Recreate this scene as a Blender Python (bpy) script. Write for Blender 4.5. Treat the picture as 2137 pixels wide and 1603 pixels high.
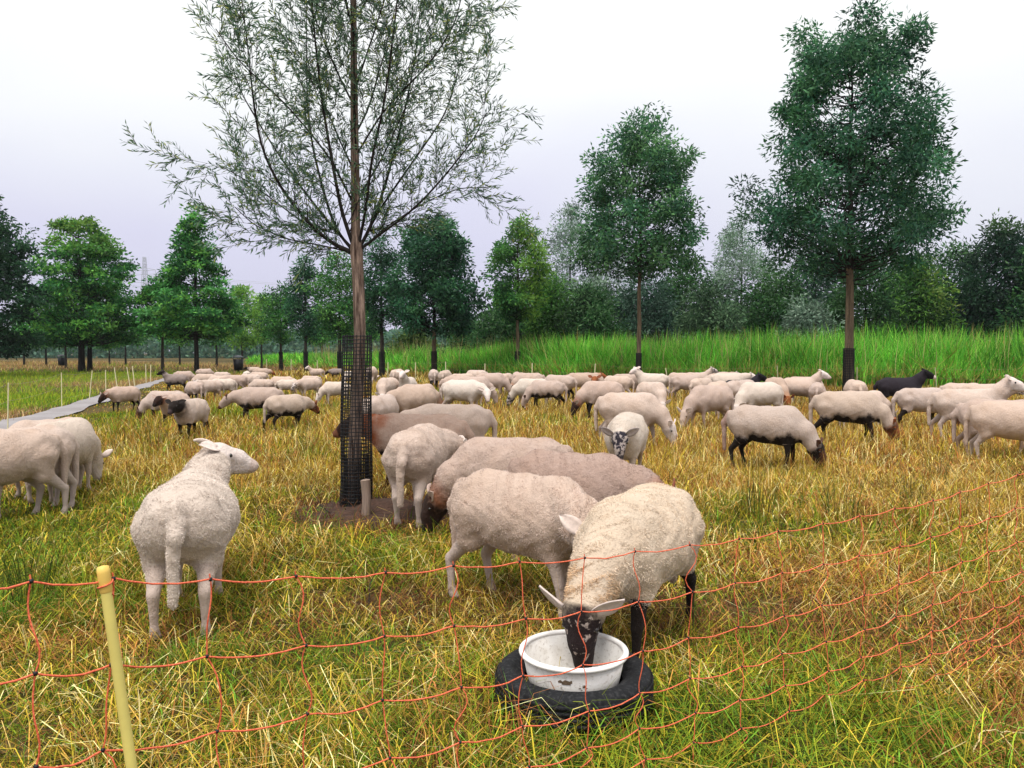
import bpy, math, random
import numpy as np
from mathutils import Vector, Matrix, Euler
R_ = math.radians
rng = np.random.default_rng(7)
random.seed(7)
scene = bpy.context.scene
for o in list(bpy.data.objects):
    bpy.data.objects.remove(o)
col = scene.collection

# ------------------------------------------------------------------ camera
F, CX, CY, HZ, CAMH = 1640.0, 1068.5, 801.5, 737.0, 1.5
PITCH = math.atan((CY - HZ) / F)
cd = bpy.data.cameras.new('camera'); cam = bpy.data.objects.new('camera', cd); col.objects.link(cam)
cam.location = (0, 0, CAMH); cam.rotation_euler = (math.pi / 2 - PITCH, 0, 0)
cd.sensor_width = 36.0; cd.lens = 36.0 * F / 2137.0; cd.clip_start = 0.05; cd.clip_end = 6000
scene.camera = cam

# ------------------------------------------------------------------ sky, sun, exposure
SUN_EL, SUN_AZ = R_(66), R_(-160)          # azimuth measured from +Y (view direction) towards +X
w = bpy.data.worlds.new('World'); scene.world = w; w.use_nodes = True
nt = w.node_tree; nt.nodes.clear()
def N(t, kind, **kw):
    n = t.nodes.new(kind)
    for k, v in kw.items(): setattr(n, k, v)
    return n
sky = N(nt, 'ShaderNodeTexSky', sky_type='NISHITA', sun_disc=False, sun_elevation=SUN_EL, sun_rotation=SUN_AZ, air_density=1.0, dust_density=3.0)
bg1 = N(nt, 'ShaderNodeBackground'); bg1.inputs[1].default_value = 0.09
nt.links.new(sky.outputs[0], bg1.inputs[0])
tc = N(nt, 'ShaderNodeTexCoord'); sp = N(nt, 'ShaderNodeSeparateXYZ'); nt.links.new(tc.outputs['Generated'], sp.inputs[0])
nz = N(nt, 'ShaderNodeTexNoise'); nz.inputs['Scale'].default_value = 1.7; nz.inputs['Detail'].default_value = 3.0
mp = N(nt, 'ShaderNodeMapping'); mp.inputs['Scale'].default_value = (1, 1, 2.2); mp.inputs['Location'].default_value = (3.1, .4, 0)
nt.links.new(tc.outputs['Generated'], mp.inputs[0]); nt.links.new(mp.outputs[0], nz.inputs['Vector'])
m1 = N(nt, 'ShaderNodeMath', operation='MULTIPLY_ADD'); m1.inputs[1].default_value = 0.34; m1.inputs[2].default_value = -0.17
nt.links.new(nz.outputs[0], m1.inputs[0])
m2 = N(nt, 'ShaderNodeMath', operation='ADD'); nt.links.new(sp.outputs[2], m2.inputs[0]); nt.links.new(m1.outputs[0], m2.inputs[1])
rp = N(nt, 'ShaderNodeValToRGB'); nt.links.new(m2.outputs[0], rp.inputs[0])
cr = rp.color_ramp
cr.elements[0].position = 0.0; cr.elements[0].color = (.67, .66, .85, 1)
cr.elements[1].position = 0.50; cr.elements[1].color = (.98, .99, .985, 1)
for p, c in ((.11, (.75, .74, .92, 1)), (.21, (.86, .87, .96, 1)), (.31, (.985, 1.0, .995, 1))):
    e = cr.elements.new(p); e.color = c
bg2 = N(nt, 'ShaderNodeBackground'); bg2.inputs[1].default_value = .85
# an overcast sky is about two to three times brighter overhead than at the horizon
ov = N(nt, 'ShaderNodeMapRange'); ov.inputs['From Min'].default_value = .15; ov.inputs['From Max'].default_value = 1.0; ov.inputs['To Min'].default_value = .86; ov.inputs['To Max'].default_value = 1.35
nt.links.new(sp.outputs[2], ov.inputs['Value']); nt.links.new(ov.outputs[0], bg2.inputs[1])
nt.links.new(rp.outputs[0], bg2.inputs[0])
mx = N(nt, 'ShaderNodeMixShader'); mx.inputs[0].default_value = 0.9
nt.links.new(bg1.outputs[0], mx.inputs[1]); nt.links.new(bg2.outputs[0], mx.inputs[2])
wo = N(nt, 'ShaderNodeOutputWorld'); nt.links.new(mx.outputs[0], wo.inputs[0])
sd = bpy.data.lights.new('sun', 'SUN'); sun = bpy.data.objects.new('sun', sd); col.objects.link(sun)
sd.energy = 2.6; sd.angle = R_(24); sd.color = (1.0, .96, .90)
sdir = Vector((math.sin(SUN_AZ) * math.cos(SUN_EL), math.cos(SUN_AZ) * math.cos(SUN_EL), math.sin(SUN_EL)))
sun.rotation_euler = sdir.to_track_quat('Z', 'Y').to_euler(); sun.location = (0, 0, 40)
vs = scene.view_settings
vs.view_transform = 'Standard'; vs.look = 'None'; vs.exposure = 0.27; vs.gamma = 1.0; vs.use_curve_mapping = False
scene.cycles.max_bounces = 5; scene.cycles.diffuse_bounces = 2; scene.cycles.transmission_bounces = 4; scene.cycles.transparent_max_bounces = 6

# ------------------------------------------------------------------ helpers
def ray(u, v):
    x, z = (u - CX) / F, -(v - CY) / F
    c, s = math.cos(PITCH), math.sin(PITCH)
    return Vector((x, c + z * s, z * c - s))
def at(u, v, d):                       # point seen at a pixel, d metres in front of the camera
    r = ray(u, v); t = d / r.y
    return Vector((r.x * t, d, CAMH + r.z * t))
def on_height(u, v, h=0.0):            # where that line of sight meets the height h
    r = ray(u, v); t = (h - CAMH) / r.z
    return Vector((r.x * t, r.y * t, h))
def srgb(r, g, b):
    return tuple(((c / 255) / 12.92 if c / 255 <= .04045 else ((c / 255 + .055) / 1.055) ** 2.4) for c in (r, g, b))
def tag(o, label=None, cat=None, group=None, kind=None):
    if label: o['label'] = label
    if cat: o['category'] = cat
    if group: o['group'] = group
    if kind: o['kind'] = kind
    return o
def empty(name, loc=(0, 0, 0), rz=0.0):
    o = bpy.data.objects.new(name, None); col.objects.link(o)
    o.location = loc; o.rotation_euler = (0, 0, rz); o.empty_display_size = .2
    return o
def make_mesh(name, V, faces, smooth=False, attrs=None):
    """faces: list of integer arrays (n,3) or (n,4)"""
    me = bpy.data.meshes.new(name)
    V = np.asarray(V, dtype=np.float32); me.vertices.add(len(V)); me.vertices.foreach_set('co', V.ravel())
    if not isinstance(faces, list): faces = [faces]
    faces = [np.asarray(f, dtype=np.int32) for f in faces if len(f)]
    tot = np.concatenate([np.full(len(f), f.shape[1], dtype=np.int32) for f in faces])
    idx = np.concatenate([f.ravel() for f in faces])
    me.loops.add(len(idx)); me.loops.foreach_set('vertex_index', idx)
    me.polygons.add(len(tot)); st = np.zeros(len(tot), dtype=np.int32); st[1:] = np.cumsum(tot)[:-1]
    me.polygons.foreach_set('loop_start', st)
    try: me.polygons.foreach_set('loop_total', tot)
    except Exception: pass
    if smooth: me.polygons.foreach_set('use_smooth', np.ones(len(tot), dtype=bool))
    for k, a in (attrs or {}).items():
        at_ = me.attributes.new(k, 'FLOAT_COLOR', 'POINT'); a = np.asarray(a, dtype=np.float32)
        if a.shape[1] == 3: a = np.concatenate([a, np.ones((len(a), 1), np.float32)], 1)
        at_.data.foreach_set('color', np.ascontiguousarray(a).ravel())
    me.update(calc_edges=True); me.validate()
    return me
def link(name, me, mat=None, parent=None, loc=None):
    o = bpy.data.objects.new(name, me); col.objects.link(o)
    if mat is not None and not me.materials: me.materials.append(mat)
    if parent is not None: o.parent = parent
    if loc is not None: o.location = loc
    return o
def frame_tube(pts, rads, sides=6):
    """tube along a polyline -> verts, quads"""
    P = np.asarray(pts, float); n = len(P); rads = np.broadcast_to(np.asarray(rads, float), (n,))
    T = np.gradient(P, axis=0); T /= np.linalg.norm(T, axis=1, keepdims=True) + 1e-9
    ref = np.array([0, 0, 1.0]) if abs(T[0, 2]) < .8 else np.array([0, 1.0, 0])
    A = np.cross(T, ref); A /= np.linalg.norm(A, axis=1, keepdims=True) + 1e-9
    B = np.cross(T, A)
    th = np.linspace(0, 2 * math.pi, sides, endpoint=False)
    ring = A[:, None, :] * np.cos(th)[None, :, None] + B[:, None, :] * np.sin(th)[None, :, None]
    V = (P[:, None, :] + ring * rads[:, None, None]).reshape(-1, 3)
    i = np.arange(n - 1)[:, None] * sides; j = np.arange(sides)[None, :]; k = (j + 1) % sides
    Q = np.stack([i + j, i + k, i + sides + k, i + sides + j], -1).reshape(-1, 4)
    return V, Q
class Bag:                              # collects pieces of ONE part
    def __init__(s): s.v = []; s.f3 = []; s.f4 = []; s.n = 0
    def add(s, V, Q):
        V = np.asarray(V, float); Q = np.asarray(Q)
        (s.f4 if Q.shape[1] == 4 else s.f3).append(Q + s.n); s.v.append(V); s.n += len(V)
    def tube(s, pts, rads, sides=6): s.add(*frame_tube(pts, rads, sides))
    def box(s, c, r, M=None):
        sg = np.array([[x, y, z] for x in (-1, 1) for y in (-1, 1) for z in (-1, 1)], float) * np.asarray(r)
        if M is not None: sg = sg @ np.asarray(M).T
        s.add(sg + np.asarray(c), np.array([[0, 1, 3, 2], [4, 6, 7, 5], [0, 4, 5, 1], [2, 3, 7, 6], [0, 2, 6, 4], [1, 5, 7, 3]]))
    def mesh(s, name, smooth=False, attrs=None):
        fs = [np.concatenate(x) for x in (s.f3, s.f4) if x]
        return make_mesh(name, np.concatenate(s.v), fs, smooth, attrs)
def smoothstep(a, b, x):
    t = np.clip((x - a) / (b - a), 0, 1); return t * t * (3 - 2 * t)
def vnoise(x, y, sc, seed=0):           # cheap smooth 2-D value noise 0..1
    x = np.asarray(x, float) * sc + seed * 17.13; y = np.asarray(y, float) * sc + seed * 31.7
    xi, yi = np.floor(x).astype(np.int64), np.floor(y).astype(np.int64); fx, fy = x - xi, y - yi
    fx, fy = fx * fx * (3 - 2 * fx), fy * fy * (3 - 2 * fy)
    def h(i, j):
        n = (i * 374761393 + j * 668265263 + seed * 69069) & 0x7fffffff
        n = ((n ^ (n >> 13)) * 1274126177) & 0x7fffffff
        return ((n ^ (n >> 16)) & 0xffff) / 65535.0
    return (h(xi, yi) * (1 - fx) + h(xi + 1, yi) * fx) * (1 - fy) + (h(xi, yi + 1) * (1 - fx) + h(xi + 1, yi + 1) * fx) * fy

# ------------------------------------------------------------------ materials
def newmat(name):
    m = bpy.data.materials.new(name); m.use_nodes = True
    t = m.node_tree; b = t.nodes['Principled BSDF']; return m, t, b
def mixc(t, fac, a, b, mode='MIX'):
    n = t.nodes.new('ShaderNodeMix'); n.data_type = 'RGBA'; n.blend_type = mode
    for s, v in ((n.inputs[0], fac), (n.inputs[6], a), (n.inputs[7], b)):
        if hasattr(v, 'links') or isinstance(v, bpy.types.NodeSocket): t.links.new(v, s)
        elif isinstance(v, (int, float)): s.default_value = v
        else: s.default_value = (*v[:3], 1)
    return n.outputs[2]
def noise(t, scale, detail=4, rough=.55, vec=None, stretch=None):
    n = t.nodes.new('ShaderNodeTexNoise'); n.inputs['Scale'].default_value = scale
    n.inputs['Detail'].default_value = detail; n.inputs['Roughness'].default_value = rough
    c = t.nodes.new('ShaderNodeTexCoord'); out = c.outputs['Object']
    if stretch:
        m = t.nodes.new('ShaderNodeMapping'); m.inputs['Scale'].default_value = stretch
        t.links.new(out, m.inputs[0]); out = m.outputs[0]
    t.links.new(out, n.inputs['Vector']); return n.outputs[0]
def ramp(t, x, stops):
    r = t.nodes.new('ShaderNodeValToRGB'); t.links.new(x, r.inputs[0]); e = r.color_ramp.elements
    while len(e) < len(stops): e.new(.5)
    for el, (p, c) in zip(e, stops):
        el.position = p; el.color = (*c[:3], 1) if not isinstance(c, float) else (c, c, c, 1)
    return r.outputs[0]
def bump(t, b, h, strength, dist):
    n = t.nodes.new('ShaderNodeBump'); n.inputs['Strength'].default_value = strength; n.inputs['Distance'].default_value = dist
    t.links.new(h, n.inputs['Height']); t.links.new(n.outputs[0], b.inputs['Normal'])
def plain(name, c, rough=.6, var=.25, scale=30, bmp=.2, bdist=.004, stretch=None, spec=.3):
    m, t, b = newmat(name)
    n = noise(t, scale, 5, .6, stretch=stretch)
    cc = ramp(t, n, [(.25, tuple(x * (1 - var) for x in c)), (.75, tuple(min(1, x * (1 + var)) for x in c))])
    t.links.new(cc, b.inputs['Base Color']); b.inputs['Roughness'].default_value = rough
    b.inputs['Specular IOR Level'].default_value = spec
    if bmp: bump(t, b, n, bmp, bdist)
    return m
def leafmat(name, transl=.35, rough=.6, spec=.25):
    """foliage: colour per leaf from the mesh, some light passing through"""
    m, t, b = newmat(name)
    a = t.nodes.new('ShaderNodeAttribute'); a.attribute_name = 'Col'
    t.links.new(a.outputs['Color'], b.inputs['Base Color']); b.inputs['Roughness'].default_value = rough
    b.inputs['Specular IOR Level'].default_value = spec
    tr = t.nodes.new('ShaderNodeBsdfTranslucent'); t.links.new(a.outputs['Color'], tr.inputs[0])
    mxs = t.nodes.new('ShaderNodeMixShader'); mxs.inputs[0].default_value = transl
    t.links.new(b.outputs[0], mxs.inputs[1]); t.links.new(tr.outputs[0], mxs.inputs[2])
    t.links.new(mxs.outputs[0], t.nodes['Material Output'].inputs[0]); return m
M_leaf = leafmat('leaf', .40)
M_blade = leafmat('grass_blade', .14, .75, .12)
def barkmat(name, dark, light, sc=9, dist=.02):
    m, t, b = newmat(name)
    n = noise(t, sc, 6, .65, stretch=(1.6, 1.6, .16)); n2 = noise(t, sc * 4, 4, .6, stretch=(1, 1, .4))
    c = ramp(t, n, [(.36, dark), (.52, tuple((a + b_) / 2 for a, b_ in zip(dark, light))), (.64, light)])
    c = mixc(t, .35, c, ramp(t, n2, [(.3, .25), (.7, 1.0)]), 'MULTIPLY')
    t.links.new(c, b.inputs['Base Color']); b.inputs['Roughness'].default_value = .9; b.inputs['Specular IOR Level'].default_value = .1
    bump(t, b, n, .9, dist); return m
M_bark_willow = barkmat('willow_bark', (.05, .03, .024), (.46, .33, .26), 22, .02)
M_bark = barkmat('tree_bark', (.035, .03, .026), (.13, .11, .085), 10, .03)
M_bark_tan = barkmat('ash_bark', (.10, .075, .05), (.26, .19, .12), 8, .02)
M_bark_dark = barkmat('oak_bark', (.018, .016, .015), (.06, .052, .046), 10, .03)
M_black = plain('black_plastic', (.012, .012, .014), .5, .4, 60, .1)
M_wood = plain('weathered_wood', (.26, .19, .15), .85, .5, 14, .5, .01, stretch=(3, 3, .25))
M_yellow = plain('yellow_post', (.66, .56, .16), .45, .12, 12, .05)
M_cap = plain('orange_yellow_cap', (.74, .50, .12), .45, .1, 20, .05)
M_palepost = plain('pale_post', (.68, .62, .38), .5, .15, 8, .05)
M_steel = plain('galvanised_steel', (.42, .45, .48), .5, .15, 2, 0)
M_wirefar = plain('thin_wire', (.30, .24, .16), .6, .2, 5, 0)

# ------------------------------------------------------------------ ground
PATH_FAR = [(-420, 1010), (-200, 938), (0, 882), (129, 849), (210, 822), (300, 801), (345, 789)]
PATH_NEAR = [(-420, 1075), (-200, 980), (0, 914), (187, 852), (210, 842), (300, 811), (345, 795)]
pf = np.array([on_height(u, v)[:2] for u, v in PATH_FAR]); pn = np.array([on_height(u, v)[:2] for u, v in PATH_NEAR])
def path_x_far(y): return np.interp(y, pf[:, 1], pf[:, 0])
def path_x_near(y): return np.interp(y, pn[:, 1], pn[:, 0])
REED = [(34, 30), (23, 31), (14, 34), (4, 42), (-4, 52), (-16, 72), (-34, 100), (-70, 130)]   # front edge of the reeds
reed_x = np.array([p[0] for p in REED][::-1], float); reed_y = np.array([p[1] for p in REED][::-1], float)
def reed_front(x): return np.interp(x, reed_x, reed_y)

def ground_material():
    m, t, b = newmat('pasture_soil')
    n1 = noise(t, .45, 6, .6); n2 = noise(t, 14, 5, .65); n3 = noise(t, .06, 3, .5)
    c1 = ramp(t, n2, [(.3, (.02, .014, .008)), (.5, (.06, .04, .018)), (.72, (.14, .10, .04))])
    c2 = ramp(t, n2, [(.3, (.014, .016, .006)), (.7, (.07, .07, .018))])
    c = mixc(t, ramp(t, n1, [(.42, 0.0), (.6, 1.0)]), c1, c2)
    c = mixc(t, ramp(t, n3, [(.45, 0.0), (.62, .55)]), c, (.20, .145, .06))
    t.links.new(c, b.inputs['Base Color']); b.inputs['Roughness'].default_value = 1; b.inputs['Specular IOR Level'].default_value = .05
    bump(t, b, n2, .8, .03); return m
gx = np.concatenate([-np.geomspace(3000, 12, 22), np.linspace(-10, 10, 41), np.geomspace(12, 3000, 22)])
gy = np.concatenate([[-60, -25, -10, -4], np.linspace(0, 20, 51), np.geomspace(21, 4500, 40)])
GX, GY = np.meshgrid(gx, gy, indexing='ij')
def bumpz(x, y):                        # soft hummocks of the pasture, flat far away
    r = np.clip(1.3 - np.hypot(x, y) / 40, 0, 1)
    return (vnoise(x, y, .7, 3) - .5) * .07 * r - .012
GZ = bumpz(GX, GY)
nx_, ny_ = GX.shape
I = (np.arange(nx_ - 1)[:, None] * ny_ + np.arange(ny_ - 1)[None, :])
Q = np.stack([I, I + ny_, I + ny_ + 1, I + 1], -1).reshape(-1, 4)
g = link('ground', make_mesh('ground', np.stack([GX, GY, GZ], -1).reshape(-1, 3), Q, True), ground_material())
tag(g, 'pasture ground under the dry grass, reaching to the horizon', kind='structure')
# grey gravel path on the left
m_, t_, b_ = newmat('path_gravel')
n_ = noise(t_, 40, 4, .7); n2_ = noise(t_, .8, 4, .6)
t_.links.new(mixc(t_, .5, ramp(t_, n_, [(.3, (.16, .145, .15)), (.7, (.33, .305, .31))]), ramp(t_, n2_, [(.35, (.19, .165, .16)), (.65, (.34, .32, .33))])), b_.inputs['Base Color'])
b_.inputs['Roughness'].default_value = .95; bump(t_, b_, n_, .5, .01)
ys = np.linspace(8, 47, 90); xa, xb = path_x_far(ys), path_x_near(ys)
W = np.linspace(0, 1, 7)
PX = xa[:, None] + (xb - xa)[:, None] * W[None, :] + (vnoise(np.repeat(W[None], 90, 0), ys[:, None], 1.3, 5) - .5) * .25 * (np.abs(W - .5)[None] > .4)
PYY = np.repeat(ys[:, None], 7, 1)
V = np.stack([PX, PYY, np.maximum(bumpz(PX, PYY), -.02) + .024 + .02 * (1 - (2 * W[None] - 1) ** 2)], -1).reshape(-1, 3)
I = (np.arange(89)[:, None] * 7 + np.arange(6)[None]); Q = np.stack([I, I + 1, I + 8, I + 7], -1).reshape(-1, 4)
tag(link('gravel_path', make_mesh('gravel_path', V, Q, True), m_), 'pale grey gravel path running along the left of the pasture', kind='structure')

# ------------------------------------------------------------------ grass
def blades(px, py, h, w_, lean, az, colr, z0=None, segs=2, rootz=-.01, twist=None):
    """bent blades, one row per blade; returns verts, faces, colours"""
    n = len(px); z0 = bumpz(px, py) if z0 is None else z0
    d = np.stack([np.cos(az), np.sin(az)], -1)                      # direction of lean
    tw = rng.uniform(0, math.pi, n) if twist is None else twist
    s = np.stack([np.cos(tw), np.sin(tw)], -1) * (w_ / 2)[:, None]
    ts = np.linspace(0, 1, segs + 1); rows = []
    for k, t in enumerate(ts):
        a = lean * t
        hx = h * np.sin(a) * t; hz = h * np.cos(a) * t
        c = np.stack([px + d[:, 0] * hx, py + d[:, 1] * hx, z0 + rootz + np.maximum(hz, .006 + .01 * t)], -1)
        if k < segs:
            wd = 1.0 - .25 * t
            o = np.concatenate([s * wd, np.zeros((n, 1))], 1)
            rows += [c - o, c + o]
        else: rows += [c]
    V = np.stack(rows, 1); m = V.shape[1]; base = np.arange(n)[:, None] * m
    q = [base + np.array([2 * k, 2 * k + 1, 2 * k + 3, 2 * k + 2]) for k in range(segs - 1)]
    tri = base + np.array([2 * segs - 2, 2 * segs - 1, 2 * segs])
    C = np.repeat(colr[:, None, :], m, 1)
    return V.reshape(-1, 3), ([np.concatenate(q)] if q else []), tri, C.reshape(-1, 3)
class Grass:
    def __init__(s): s.V = []; s.q = []; s.t = []; s.C = []; s.n = 0
    def add(s, *a, **k):
        if len(a[0]) == 0: return
        V, q, t, C = blades(*a, **k)
        s.V.append(V); s.C.append(C); s.q += [x + s.n for x in q]; s.t.append(t + s.n); s.n += len(V)
    def obj(s, name, label, mat=M_blade):
        me = make_mesh(name, np.concatenate(s.V), [np.concatenate(s.t)] + ([np.concatenate(s.q)] if s.q else []), False, {'Col': np.concatenate(s.C)})
        return tag(link(name, me, mat), label, 'grass', kind='stuff')
def fan(n, y0, y1, half=.78, extra=1.2, power=1.0):
    """random ground points between two distances, in a fan wider than the view"""
    u = rng.random(n); y = np.sqrt(y0 * y0 + u * (y1 * y1 - y0 * y0)); x = rng.uniform(-1, 1, n) * (half * y + extra)
    return x, y
TYRE = at(1197, 1365, 3.27); TYRE.z = 0
WILLOW = on_height(742, 1062)
def soil_spots(x, y):                   # bare trodden places: round the willow and where sheep stand at the bowl
    a = np.exp(-(((x - WILLOW.x - .45) / .95) ** 2 + ((y - WILLOW.y + .25) / .75) ** 2))
    b = .55 * np.exp(-(((x - 1.0) / 1.3) ** 2 + ((y - 4.5) / .45) ** 2)); c = .6 * np.exp(-(((x + .75) / .45) ** 2 + ((y - 4.75) / .35) ** 2))
    return np.clip(a * 1.15 + b + c, 0, 1)
STRAW = np.array([srgb(240, 208, 124), srgb(220, 176, 86), srgb(200, 150, 70), srgb(250, 228, 160), srgb(176, 116, 60)])
GREEN = np.array([srgb(132, 150, 36), srgb(104, 130, 30), srgb(160, 170, 48), srgb(84, 112, 26), srgb(118, 166, 54)])
OLIVE = np.array([srgb(192, 172, 52), srgb(168, 150, 42), srgb(210, 184, 64), srgb(142, 128, 36)])
def pick(pal, n): return pal[rng.integers(0, len(pal), n)]
def colour(x, y, n, straw_bias=0.0):
    g1 = vnoise(x, y, .55, 11); g2 = vnoise(x, y, .16, 12); g3 = vnoise(x, y, 1.7, 13)
    green = g1 * .5 + g2 * .3 + g3 * .35 - .15
    green = green - .22 * smoothstep(-2, 5, x) * smoothstep(5, 9, y) + .17 * smoothstep(-1.0, -5, x) + .14 * smoothstep(5.0, 3.0, y) + .10 * smoothstep(.5, -1.5, x) * smoothstep(9, 5, y) - straw_bias
    green = green - .18 * smoothstep(16, 30, y)
    r = rng.random(n)
    pg = smoothstep(.28, .60, green); po = .34
    c = np.where((r < pg * .74)[:, None], pick(GREEN, n), np.where((r < pg * .74 + po)[:, None], pick(OLIVE, n), pick(STRAW, n)))
    thatch = rng.random(n) < .45 * smoothstep(.5, 1.8, x) * smoothstep(6.5, 4, y) * smoothstep(.35, .6, vnoise(x, y, 1.3, 15)) + .22 * smoothstep(.55, .7, vnoise(x, y, .9, 16))
    c = np.where(thatch[:, None], np.array(srgb(188, 122, 72)) * rng.uniform(.5, 1.3, (n, 1)), c)
    c = c * (.20 + 1.14 * rng.random((n, 1)) ** .85) * (.80 + .36 * vnoise(x, y, 2.6, 14))[:, None]
    s = soil_spots(x, y)
    c = np.where((rng.random(n) < s * .8)[:, None], np.array(srgb(120, 78, 52)) * rng.uniform(.5, 1.2, (n, 1)), c)
    return np.clip(c, 0, 1)
def keep(x, y):
    k = np.hypot(x - TYRE.x, y - TYRE.y) > .33
    k &= ~((x > path_x_far(y) + .12 * rng.standard_normal(len(x))) & (x < path_x_near(y) + .12 * rng.standard_normal(len(x))) & (y < 47.2))
    k &= y < reed_front(x) + .5
    return k
G = Grass()
def sward(n, y0, y1, hmin, hmax, wd, lean0, lean1, segs=2, bias=0.0, half=.80, prob=None):
    x, y = fan(n, y0, y1, half); k = keep(x, y) & (x > path_x_near(y) - .1)
    if prob is not None: k &= rng.random(n) < prob(x, y)
    k &= rng.random(n) > soil_spots(x, y) * .9
    if y1 < 12: k &= rng.random(n) < .30 + 1.1 * vnoise(x, y, 3.3, 33)
    x, y = x[k], y[k]; n = len(x)
    if n == 0: return
    h = rng.uniform(hmin, hmax, n) * (.45 + 1.0 * vnoise(x, y, 1.1, 21)) * (.25 + .75 * smoothstep(.2, 3.2, x - path_x_near(y))); lean = rng.uniform(lean0, lean1, n)
    az = 2.6 * math.pi * vnoise(x, y, .9, 22) + rng.normal(0, 2.2, n)
    G.add(x, y, h, wd * rng.uniform(.6, 1.3, n) * np.maximum(1, y / 14 if y0 > 10 else 1), lean, az, colour(x, y, n, bias), segs=segs)
near_tall = lambda x, y: .25 + .75 * smoothstep(.45, .65, vnoise(x, y, .8, 31))
# trampled mat near the camera
sward(100000, 1.7, 5.2, .05, .15, .0060, .6, 1.6)
sward(36000, 1.7, 6.0, .16, .42, .0042, 1.2, 1.66, bias=.2)       # long straw lying on top
sward(9000, 2.2, 7.0, .15, .34, .0036, .1, .8, prob=near_tall)      # standing stems
sward(105000, 5.0, 10.5, .07, .22, .0095, .3, 1.5)
sward(34000, 5.0, 11, .2, .42, .0068, 1.0, 1.64, bias=.25)
sward(15000, 6.0, 12, .2, .42, .0055, .05, .7, bias=.1, prob=near_tall)
sward(80000, 10, 20, .10, .28, .014, .15, 1.3, bias=.08)
sward(34000, 10, 20, .25, .45, .010, .1, 1.45, bias=.3)
sward(75000, 19, 38, .14, .34, .016, .1, .9, segs=1, bias=.15, half=.78)
sward(42000, 37, 75, .2, .42, .024, .1, .8, segs=1, bias=.25, half=.75)
G.obj('pasture_grass', 'dry golden and olive grass of the pasture among the sheep')
# lush tufts in the near corners
G = Grass()
def tuft(u, v, n, rad, h, cols, wd=.004, spread=.9):
    c = on_height(u, v); a = rng.uniform(0, 6.28, n); r = rad * np.sqrt(rng.random(n))
    G.add(c.x + r * np.cos(a), c.y + r * np.sin(a), h * rng.uniform(.5, 1.15, n), np.full(n, wd) * rng.uniform(.7, 1.3, n), rng.uniform(.15, spread, n), a + rng.normal(0, .7, n),
          pick(np.array(cols), n) * rng.uniform(.7, 1.2, (n, 1)), segs=3)
LUSH = [srgb(92, 140, 40), srgb(70, 120, 36), srgb(128, 160, 60), srgb(110, 130, 40)]
RUSH = [srgb(62, 84, 34), srgb(48, 66, 30), srgb(84, 98, 40), srgb(120, 112, 50)]
for u, v, n, rad, h in ((2080, 1570, 900, .28, .10), (2000, 1590, 500, .3, .08), (1215, 1560, 260, .22, .13), (1090, 1590, 260, .2, .12), (30, 1300, 420, .22, .2), (150, 1290, 500, .25, .15),
                        (1500, 1500, 400, .25, .1), (560, 1560, 400, .22, .12), (880, 1530, 300, .2, .11), (1480, 1060, 350, .35, .2), (1650, 1010, 260, .5, .2), (2050, 960, 260, .4, .22), (430, 1370, 260, .2, .14),
                        (1900, 1290, 200, .3, .1), (760, 1380, 240, .25, .12), (330, 1060, 300, .4, .18), (610, 960, 300, .5, .22)):
    tuft(u, v, n, rad, h, LUSH)
for u, v, n, rad, h in ((62, 1275, 70, .13, .55), (1580, 1085, 60, .16, .55), (1762, 1092, 60, .16, .5), (1905, 1040, 30, .12, .5), (1955, 1010, 26, .1, .5), (620, 935, 30, .2, .5), (150, 1180, 20, .2, .5), (320, 930, 22, .2, .6), (250, 960, 18, .2, .6), (1480, 925, 16, .15, .5)):
    tuft(u, v, n, rad, h, RUSH, .0042, .35)
G.obj('grass_tufts', 'dark rush stems and lush green tufts standing in the dry pasture')
# the meadow beyond the path and the brown band behind it
G = Grass()
MEAD = np.array([srgb(140, 168, 38), srgb(108, 156, 38), srgb(166, 176, 48), srgb(92, 136, 32), srgb(180, 182, 64)])
BROWN = np.array([srgb(196, 158, 104), srgb(172, 130, 84), srgb(206, 176, 124), srgb(150, 110, 66)])
def meadow(n, y0, y1, h0, h1, wd, segs):
    x, y = fan(n, y0, y1, .80, 4); k = (x < path_x_far(y) + .1 * rng.standard_normal(n)) | ((y > 46.5) & (x < -16))
    k &= (y < reed_front(x))
    x, y = x[k], y[k]; n = len(x)
    brown = smoothstep(.36, .62, vnoise(x, y, .09, 41) + .55 * smoothstep(54, 70, y + .25 * (x + 28)) - .22 + .25 * smoothstep(1.6, .2, path_x_far(y) - x))
    c = np.where((rng.random(n) < brown * .9)[:, None], pick(BROWN, n), pick(MEAD, n)) * rng.uniform(.75, 1.15, (n, 1))
    G.add(x, y, rng.uniform(h0, h1, n), wd * rng.uniform(.6, 1.3, n), rng.uniform(.1, .9, n), rng.uniform(0, 6.28, n), np.clip(c, 0, 1), segs=segs)
meadow(90000, 11, 28, .10, .26, .014, 2)
meadow(80000, 27, 60, .14, .34, .022, 1)
meadow(42000, 58, 130, .3, .6, .05, 1)
G.obj('meadow_grass', 'green meadow beyond the grey path, turning brown further back')
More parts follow.
